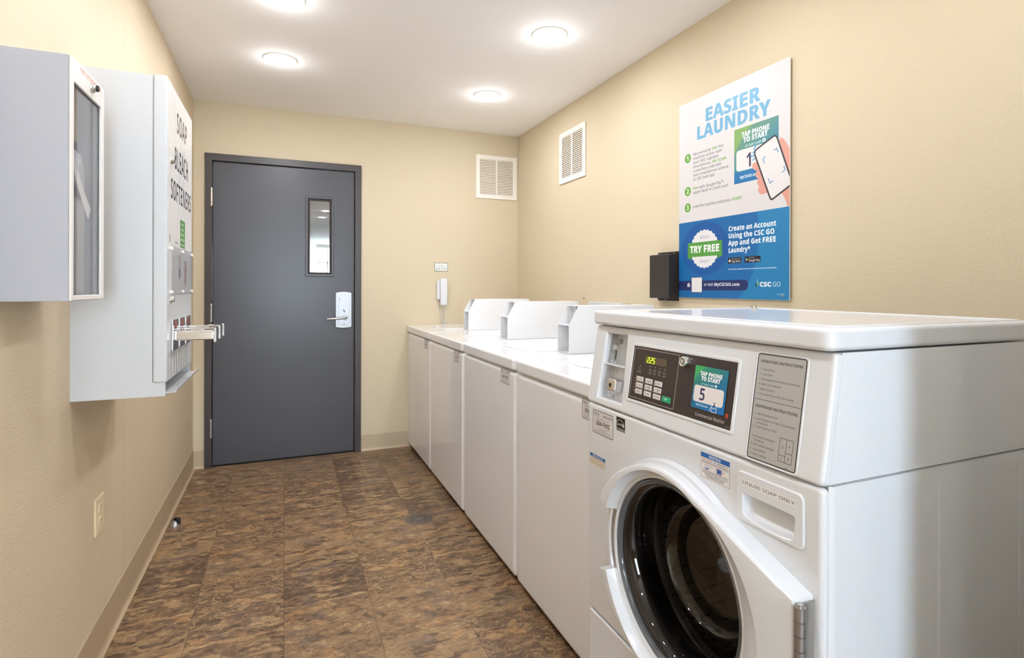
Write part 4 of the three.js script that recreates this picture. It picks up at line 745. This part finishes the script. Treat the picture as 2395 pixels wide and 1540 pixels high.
  {
    const NP = profile(0).length, pos = [], idx = [];
    for (const a of angs) for (const [r, x] of profile(a)) pos.push(x, cy + r * Math.sin(a), cz + r * Math.cos(a));
    for (let k = 0; k < angs.length - 1; k++) for (let i = 0; i < NP; i++) { const j = (i + 1) % NP, a = k * NP + i, b = k * NP + j, c = a + NP, d = b + NP; idx.push(a, b, c, b, d, c); }
    for (const e of [0, (angs.length - 1) * NP]) for (let i = 1; i < NP - 1; i++) e ? idx.push(e, e + i + 1, e + i) : idx.push(e, e + i, e + i + 1);
    let sg = new THREE.BufferGeometry(); sg.setAttribute('position', new THREE.Float32BufferAttribute(pos, 3)); sg.setIndex(idx); sg = toCreasedNormals(sg, 0.29); sg.setAttribute('uv', new THREE.Float32BufferAttribute(new Float32Array(sg.attributes.position.count * 2), 2));
    var door = part('door_shell', sg, M.plastic, t);
  }
  const lathe = (pts, seg = 96) => { const q = new THREE.LatheGeometry(pts.map(([r, x]) => new THREE.Vector2(r, x)), seg); q.rotateZ(-Math.PI / 2); q.translate(0, cy, cz); return q; };   // profile (radius, x)
  part('door_body', toCreasedNormals(lathe([[0.1990, 0.0], [0.2330, -0.001], [0.2330, -0.014], [0.2312, -0.0175], [0.2270, -0.0188], [0.2180, -0.0188], [0.2165, -0.0150], [0.2005, -0.0150], [0.1990, -0.0185], [0.1958, -0.0190], [0.1930, -0.0175], [0.1915, -0.008], [0.1915, 0.004]]), 0.6), M.plastic, door);
  // strike plate screws seen through the handle cut-out
  for (const b of [0.03, -0.03]) { const rr0 = 0.2080, a = Math.PI - b / rr0; const c = cyl(0.0028, 0.0028, 0.002, 12); c.rotateZ(Math.PI / 2); c.translate(-0.0162, cy + rr0 * Math.sin(a), cz + rr0 * Math.cos(a)); part('latch_screw', c, M.steel, door); }
  { // metal latch strip in the groove
    const pos = [], idx = []; for (let k = 0; k <= 20; k++) { const a = Math.PI - 0.36 + 0.72 * k / 20; for (const r of [0.2018, 0.2142]) pos.push(-0.0154, cy + r * Math.sin(a), cz + r * Math.cos(a)); if (k) { const b = 2 * k; idx.push(b - 2, b - 1, b, b - 1, b + 1, b); } }
    const q = new THREE.BufferGeometry(); q.setAttribute('position', new THREE.Float32BufferAttribute(pos, 3)); q.setIndex(idx); q.computeVertexNormals(); q.setAttribute('uv', new THREE.Float32BufferAttribute(new Float32Array(pos.length / 3 * 2), 2)); part('latch_strip', q, M.satin, door);
  }
  part('glass_rim', toCreasedNormals(lathe([[0.1915, -0.008], [0.1900, -0.0140], [0.1880, -0.0155], [0.1862, -0.014], [0.1850, -0.0125], [0.1830, -0.014], [0.1812, -0.0125], [0.1805, -0.006], [0.1805, 0.004]]), 0.7), M.rimGrey, door);
  part('glass_bowl', lathe([[0.1805, -0.006], [0.174, -0.004], [0.166, 0.006], [0.158, 0.030], [0.150, 0.070], [0.143, 0.092], [0.130, 0.104], [0.115, 0.106], [0.104, 0.102], [0.094, 0.100], [0.080, 0.103], [0.05, 0.108], [0, 0.110]], 96), M.washerGlass, door);
  part('door_gasket', toCreasedNormals(lathe([[0.190, 0.010], [0.186, 0.018], [0.176, 0.022], [0.168, 0.036], [0.172, 0.050], [0.182, 0.060], [0.190, 0.075], [0.200, 0.095], [0.225, 0.10], [0.262, 0.10]]), 0.9), M.rubber, t);
  const drumTex = dataTex(256, (u, v) => { const fx = (u * 16) % 1 - 0.5, fy = (v * 8 + (Math.floor(u * 16) % 2) * 0.5) % 1 - 0.5; const k = Math.hypot(fx, fy) < 0.2 ? 30 : 235; return [k, k, k]; }, true);
  const dm = std(new THREE.Color(0.42, 0.36, 0.31), 0.3, 0.9, { map: drumTex });
  { const dt = drumTex.clone(); dt.repeat.set(5, 1.2); dt.needsUpdate = true; dm.map = dt; }
  part('drum', lathe([[0.195, 0.115], [0.222, 0.125], [0.236, 0.15], [0.24, 0.20], [0.24, 0.42], [0.22, 0.46], [0.12, 0.475], [0, 0.48]], 72), dm, t);
  for (let k = 0; k < 3; k++) { const a = 0.5 + k * 2.094; const q = new THREE.CylinderGeometry(0.018, 0.045, 0.27, 4, 1); q.rotateY(Math.PI / 4); q.scale(0.8, 1, 0.7); q.rotateZ(Math.PI / 2); const m = new THREE.Matrix4().makeTranslation(0.30, cy + 0.215 * Math.sin(a), cz + 0.215 * Math.cos(a)); q.applyMatrix4(m); part('drum_baffle', q, M.drum, t); }
  // piano hinge
  const hx = -0.034, hz = 0.672, kn = 0.0215, hy0 = cy - 0.118; const nK = 11;
  part('hinge_leaf', box(hx, -0.0005, hy0, hy0 + nK * kn, hz - 0.0045, hz - 0.003), M.steel, t);
  for (let k = 0; k < nK; k++) { const q = cyl(0.0082, 0.0082, kn - 0.0012, 22); q.translate(hx, hy0 + kn * (k + 0.5), hz); part('hinge_knuckle', q, M.hinge, t); }
  const pin = cyl(0.0045, 0.0045, nK * kn + 0.006, 16); pin.translate(hx, hy0 + nK * kn / 2, hz); part('hinge_pin', pin, M.chrome, t);
}

// ───────── soap vending machine ─────────
{
  const X = -0.320, z0 = 1.88, z1 = 2.335; // front plane, near and far side
  const t = thing('soap_vending_machine', 'white wall-mounted soap dispenser with chrome coin slides left of the door', 'vending machine', [XL, 0.872, zz((z0 + z1) / 2)]);
  const hw = (z1 - z0) / 2, fx = X - XL, y = (v) => v - 0.872;
  // body with the delivery trough open at the lower front
  const pr = new THREE.Shape(); pr.moveTo(0, 0); pr.lineTo(fx - 0.004, 0); pr.lineTo(fx - 0.004, 0.004); pr.lineTo(fx - 0.075, 0.006); pr.lineTo(fx - 0.075, y(0.915)); pr.lineTo(fx - 0.037, y(0.915)); pr.lineTo(fx - 0.037, y(1.8125)); pr.lineTo(0, y(1.8125));
  const inner = new THREE.ExtrudeGeometry(pr, { depth: 2 * hw - 0.004, bevelEnabled: false }); inner.translate(0, 0, -hw + 0.002);
  const sd = new THREE.Shape(); sd.moveTo(0, 0); sd.lineTo(fx - 0.004, 0); sd.lineTo(fx - 0.004, y(0.915)); sd.lineTo(fx - 0.037, y(0.915)); sd.lineTo(fx - 0.037, y(1.8125)); sd.lineTo(0, y(1.8125));
  const sides = [-hw, hw - 0.002].map((z) => { const g = new THREE.ExtrudeGeometry(sd, { depth: 0.002, bevelEnabled: false }); g.translate(0, 0, z); return g; });
  part('housing', merge([inner, ...sides]), M.sheetWhite, t);
  part('front_door', rbox(fx - 0.0365, fx, y(0.911), y(1.8155), -hw - 0.003, hw + 0.003, 0.006, 4), M.sheetWhite, t);
  const fz = (Z) => zz(Z) + (z0 + z1) / 2, ctr = (z0 + z1) / 2;
  const FW = 2 * hw - 0.012, FH = 0.5;   // printed face on the upper door
  const px = (Z) => (Z - (z0 + 0.006)) / FW * 900, py = (v) => (1.806 - v) / FH * 989;
  const soapTex = canvasTex(900, 989, (x) => {
    x.fillStyle = '#ecebea'; x.fillRect(0, 0, 900, 989);
    // pale blue splash behind the words
    for (let i = 0; i < 60; i++) { const a = 330 + rnd() * 260, b = 260 + rnd() * 540; x.strokeStyle = `rgba(150,170,195,${0.10 + 0.2 * rnd()})`; x.lineWidth = 6 + rnd() * 20; x.beginPath(); x.moveTo(a, b); x.quadraticCurveTo(a + rnd() * 60 - 30, b + 40, a + rnd() * 80 - 40, b + 90 * rnd()); x.stroke(); }
    for (const [s, c, w, b, h] of [['SOAP', 2.122, 0.198, 1.686, 0.066], ['BLEACH', 2.118, 0.264, 1.565, 0.070], ['SOFTENERS', 2.118, 0.384, 1.463, 0.062]]) { const size = h / FH * 989 / 0.715; txt(x, s, px(c), py(b), size, '#2f3136', { align: 'center', bold: true, w: w / FW * 900, stroke: '#f6f6f6', lw: 10 }); }
    x.strokeStyle = 'rgba(170,180,200,.8)'; x.lineWidth = 5; x.beginPath(); x.moveTo(px(1.975), py(1.78)); x.quadraticCurveTo(px(1.99), py(1.72), px(2.02), py(1.69)); x.stroke();
    x.fillStyle = '#4f9a3d'; x.fillRect(px(2.09), py(1.416), px(2.183) - px(2.09), py(1.324) - py(1.416)); ['SOAP', 'BLEACH', 'SOFTENER', 'INSERT COINS', 'PUSH SLIDE IN'].forEach((s, i) => txt(x, s, px(2.1365), py(1.398) + i * 34, 24, '#e6f2e0', { align: 'center', bold: true, w: [90, 110, 130, 150, 150][i] }));
    txt(x, 'VEND PRICE', px(2.0), py(1.331), 18, '#444', { bold: true }); txt(x, '$1.00', px(2.14), py(1.312), 18, '#b04a40', { align: 'center' });
    x.fillStyle = '#3a3636'; x.fillRect(px(1.912), py(1.352), 16, 44);
  });
  let g = toE(sheet(FW, FH, 0.0006)); g.translate(fx + 0.0003, y(1.806) - FH / 2, 0); part('printed_face', g, print(soapTex, 0.35), t);
  // clear cover over the product pictures
  const picTex = canvasTex(512, 180, (x) => { x.fillStyle = '#dedddf'; x.fillRect(0, 0, 512, 180); x.fillStyle = '#c9b7b6'; x.fillRect(190, 22, 60, 46); x.fillStyle = '#7d7a86'; x.beginPath(); x.arc(220, 96, 26, 0, 7); x.fill(); x.fillStyle = '#b88f97'; x.beginPath(); x.moveTo(330, 60); x.lineTo(400, 60); x.lineTo(394, 130); x.lineTo(365, 160); x.lineTo(336, 130); x.fill(); x.fillStyle = '#9a9aa6'; x.fillRect(335, 40, 60, 18); });
  g = toE(sheet(0.40, 0.142, 0.0008)); g.translate(fx + 0.0006, y(1.243), 0); part('picture_sheet', g, print(picTex, 0.4), t);
  const cv = part('clear_cover', toE(new THREE.PlaneGeometry(0.405, 0.150)).translate(fx + 0.0075, y(1.243), 0), M.clear, t);
  for (const a of [-0.19, 0.0, 0.19]) for (const b of [-0.066, 0.066]) { const c = cyl(0.005, 0.006, 0.009, 14); c.rotateZ(-Math.PI / 2); c.translate(fx + 0.0045, y(1.243) + b, a); part('cover_stud', c, M.trimWhite, cv); }
  for (const v of [1.578, 1.1535]) { const c = new THREE.LatheGeometry([[0.012, 0], [0.012, 0.003], [0.0095, 0.004], [0.0095, 0.008], [0.008, 0.0095], [0, 0.0095]].map(([a, b]) => new THREE.Vector2(a, b)), 24); c.rotateZ(-Math.PI / 2); c.translate(fx, y(v), fz(1.934)); part('door_lock', c, M.chrome, t); }
  // chrome coin slides, one for each column
  for (const Z of [1.985, 2.105, 2.225]) {
    const zc = fz(Z); const bp = rbox(fx, fx + 0.006, y(0.996), y(1.092), zc - 0.046, zc + 0.046, 0.003, 3);
    const s = part('coin_slide', merge([bp, rbox(fx + 0.004, fx + 0.115, y(1.027), y(1.055), zc - 0.030, zc + 0.030, 0.004, 3), rbox(fx + 0.006, fx + 0.109, y(1.053), y(1.0585), zc - 0.022, zc + 0.022, 0.002, 2)]), M.chrome, t);
    part('push_plate', rbox(fx + 0.113, fx + 0.121, y(1.018), y(1.064), zc - 0.034, zc + 0.034, 0.004, 3), M.chrome, s);
    part('coin_window', rbox(fx + 0.005, fx + 0.009, y(1.062), y(1.088), zc - 0.010, zc + 0.016, 0.002, 2), std(col(120, 70, 62), 0.35), s);
    const c = cyl(0.009, 0.009, 0.001, 24); c.translate(fx + 0.075, y(1.0588), zc); part('coin_recess', c, M.steel, s);
  }
  // stamped ribs under the slides and the clear lip of the trough
  for (let k = 0; k < 9; k++) { const q = rbox(fx - 0.002, fx + 0.0009, y(0.918), y(0.978), -0.18 + k * 0.045 - 0.006, -0.18 + k * 0.045 + 0.006, 0.001, 2); part('rib', q, M.sheetWhite, t); }
  const lip = new THREE.Shape(); lip.moveTo(fx - 0.030, y(0.8765)); lip.lineTo(fx + 0.022, y(0.8765) + 0.004); lip.lineTo(fx + 0.027, y(0.892)); lip.lineTo(fx + 0.0245, y(0.892)); lip.lineTo(fx + 0.020, y(0.8765) + 0.0065); lip.lineTo(fx - 0.030, y(0.8765) + 0.0025);
  g = new THREE.ExtrudeGeometry(lip, { depth: 2 * hw - 0.01, bevelEnabled: false }); g.translate(0, 0, -hw + 0.005); part('trough_lip', g, phys(new THREE.Color(0.94, 0.95, 0.96), 0.25, 0, { transmission: 0.5, thickness: 0 }), t);
}

// ───────── fire extinguisher cabinet and what it holds ─────────
{
  const zn = 1.45, zf = 1.675, xf = -0.425, yb = 1.162, yt = 1.6925, zc = (zn + zf) / 2, hw = (zf - zn) / 2, D = xf - XL, Hh = yt - yb;
  const t = thing('extinguisher_cabinet', 'grey white fire extinguisher cabinet with clear pane, nearest on left wall', 'cabinet', [XL, yb, zz(zc)]);
  part('cabinet_box', merge([rbox(0, D - 0.004, 0, Hh, hw - 0.0025, hw, 0.001, 1), box(0, D - 0.006, 0, Hh, -hw, -hw + 0.0025), box(0, D - 0.006, 0, 0.0025, -hw + 0.0025, hw - 0.0025), box(0, D - 0.006, Hh - 0.0025, Hh, -hw + 0.0025, hw - 0.0025), box(0, 0.003, 0.0025, Hh - 0.0025, -hw + 0.0025, hw - 0.0025)]), M.cabinetGrey, t);
  const fr = rrect(2 * hw + 0.004, Hh - 0.002, 0.002, -hw - 0.002, 0.001); fr.holes.push(rrect(2 * hw - 0.035, Hh - 0.066, 0.002, -hw + 0.013, 0.0125, THREE.Path));
  let g = faceE(fr, 0.0055, 0.0018, 2); g.translate(D + 0.002, 0, 0); const dr = part('cabinet_door', g, M.ivory, t);
  g = toE(sheet(2 * hw - 0.03, Hh - 0.052, 0.002)); g.translate(D - 0.0048, 0.006 + (Hh - 0.052) / 2, -0.004); part('clear_pane', g, M.acrylic, dr);
  const ft = canvasTex(640, 96, (x) => { x.fillStyle = '#eee8de'; x.fillRect(0, 0, 640, 96); txt(x, 'FIRE EXTINGUISHER', 320, 82, 84, '#c0473c', { align: 'center', w: 620, bold: true }); });
  g = toE(sheet(0.150, 0.0155, 0.0003)); g.translate(D + 0.0022, 1.681 - yb, fz2(1.573)); part('door_lettering', g, print(ft, 0.45), dr);
  function fz2(Z) { return zz(Z) + zc; }
  g = new THREE.LatheGeometry([[0.0125, 0], [0.0125, 0.002], [0.0115, 0.004], [0.009, 0.005], [0.009, 0.008], [0.0075, 0.0095], [0, 0.0095]].map(([a, b]) => new THREE.Vector2(a, b)), 28); g.rotateZ(-Math.PI / 2); g.translate(D + 0.002, 1.664 - yb, fz2(1.580)); const lk = part('cam_lock', g, M.chrome, dr);
  g = cyl(0.0072, 0.0078, 0.007, 20); g.rotateZ(-Math.PI / 2); g.translate(D + 0.012, 1.664 - yb, fz2(1.580)); part('lock_core', g, M.black, dr);
  // extinguisher
  const e = thing('fire_extinguisher', 'grey cylinder extinguisher with paper tag behind the cabinet pane', 'fire extinguisher', [XL + 0.062, yb + 0.003, zz(zc) - 0.01]);
  part('cylinder', new THREE.LatheGeometry([[0, 0.004], [0.040, 0.0], [0.050, 0.006], [0.053, 0.03], [0.053, 0.30], [0.048, 0.335], [0.030, 0.357], [0.018, 0.365], [0.018, 0.385], [0, 0.385]].map(([a, b]) => new THREE.Vector2(a, b)), 40), std(new THREE.Color(0.40, 0.40, 0.41), 0.4, 0.6), e);
  part('valve', merge([rbox(-0.016, 0.016, 0.385, 0.425, -0.016, 0.016, 0.004, 2), rbox(-0.008, 0.008, 0.425, 0.435, -0.07, 0.03, 0.003, 2), rbox(-0.008, 0.008, 0.40, 0.408, -0.06, 0.0, 0.003, 2)]), M.steel, e);
  const hp = new THREE.CatmullRomCurve3([V3(0.0, 0.405, 0.014), V3(0.018, 0.39, 0.045), V3(0.02, 0.28, 0.066), V3(0.015, 0.12, 0.064)]); part('hose', new THREE.TubeGeometry(hp, 30, 0.007, 10), M.rubber, e);
  { // curled paper tag hanging from the valve
    const pos = [], idx = []; for (let k = 0; k <= 16; k++) { const s = k / 16; const zc2 = 0.066 - 0.108 * s * s * 0.9 - 0.02 * s, yy = 0.335 - 0.118 * s; for (const w of [0, 1]) pos.push(0.0535 + 0.003 * Math.sin(s * 3) - w * 0.002, yy - w * 0.026 * (0.4 + 0.6 * s), zc2 - w * (-0.012)); if (k) { const b = 2 * k; idx.push(b - 2, b - 1, b, b - 1, b + 1, b); } }
    const q = new THREE.BufferGeometry(); q.setAttribute('position', new THREE.Float32BufferAttribute(pos, 3)); q.setIndex(idx); q.computeVertexNormals(); q.setAttribute('uv', new THREE.Float32BufferAttribute(new Float32Array(pos.length / 3 * 2), 2)); part('inspection_tag', q, M.paper, e);
  }
}

// ───────── small things at the wall foot and on the floor ─────────
{
  const o = thing('wall_outlet', 'cream double socket plate low on the left wall', 'outlet', [XL, 0.404, zz(2.13)]);
  let g = faceE(rrect(0.086, 0.1165, 0.004, -0.043, 0), 0.0065, 0.0025, 3); g.translate(0.0065, 0, 0); part('cover_plate', g, M.ivoryPlate, o);
  for (const v of [0.037, 0.0795]) { g = faceE(rrect(0.034, 0.029, 0.010, -0.017, v - 0.0145), 0.003, 0.0008, 2); g.translate(0.0085, 0, 0); part('socket', g, M.ivoryPlate, o); for (const s of [-0.0065, 0.0065]) { const b = box(0.0083, 0.0087, v, v + 0.008, s - 0.0008, s + 0.0008); part('socket_slot', b, M.black, o); } }
  const c = cyl(0.003, 0.003, 0.0015, 10); c.rotateZ(Math.PI / 2); c.translate(0.0068, 0.0583, 0); part('screw', c, M.steel, o);
}
{
  const s = thing('door_stop', 'small domed metal door stop on the floor by the left wall', 'door stop', [-0.502, 0, zz(3.165)]);
  part('dome', new THREE.LatheGeometry([[0.0235, 0], [0.0235, 0.004], [0.0225, 0.012], [0.019, 0.020], [0.012, 0.0255], [0, 0.027]].map(([a, b]) => new THREE.Vector2(a, b)), 36), M.satin, s);
  const g = new THREE.CylinderGeometry(0.0185, 0.0195, 0.030, 24, 1, false, 0.35, Math.PI + 0.4); g.translate(0.004, 0.021, 0); part('rubber_bumper', g, M.rubber, s);
}
{
  const d = thing('floor_drain', 'round grey metal drain with slotted grate in the tiled floor', 'floor drain', [0.641, 0, zz(2.79)]);
  part('drain_ring', new THREE.LatheGeometry([[0.0695, 0.0002], [0.069, 0.0022], [0.060, 0.0026], [0.053, 0.0026], [0.0525, 0.0012]].map(([a, b]) => new THREE.Vector2(a, b)), 56), std(col(104, 96, 89), 0.5, 0.2), d);
  const c = cyl(0.0525, 0.0525, 0.0005, 48); c.translate(0, 0.0006, 0); part('drain_well', c, M.black, d);
  const gm = []; const ring = (r0, r1, a0, a1) => { const s = new THREE.Shape(); s.absarc(0, 0, r1, a0, a1, false); s.absarc(0, 0, r0, a1, a0, true); const g = new THREE.ExtrudeGeometry(s, { depth: 0.0018, bevelEnabled: false, curveSegments: 10 }); g.rotateX(-Math.PI / 2); g.translate(0, 0.0009, 0); return g; };
  for (const [r0, r1] of [[0.0455, 0.0525], [0.035, 0.040], [0.0245, 0.0295], [0.0145, 0.019]]) gm.push(ring(r0, r1, 0, Math.PI * 1.9999));
  const hub = cyl(0.009, 0.009, 0.0018, 20); hub.translate(0, 0.0018, 0); gm.push(hub);
  for (let k = 0; k < 8; k++) for (const [r0, r1, off] of [[0.040, 0.0455, 0], [0.0295, 0.035, 0.39], [0.019, 0.0245, 0], [0.009, 0.0145, 0.39]]) { const a = k * Math.PI / 4 + off, w = 0.005 / r1; gm.push(ring(r0 - 0.0003, r1 + 0.0003, a - w, a + w)); }
  part('drain_grate', merge(gm), std(col(116, 107, 98), 0.45, 0.2), d);
}

renderer.render(scene, camera);
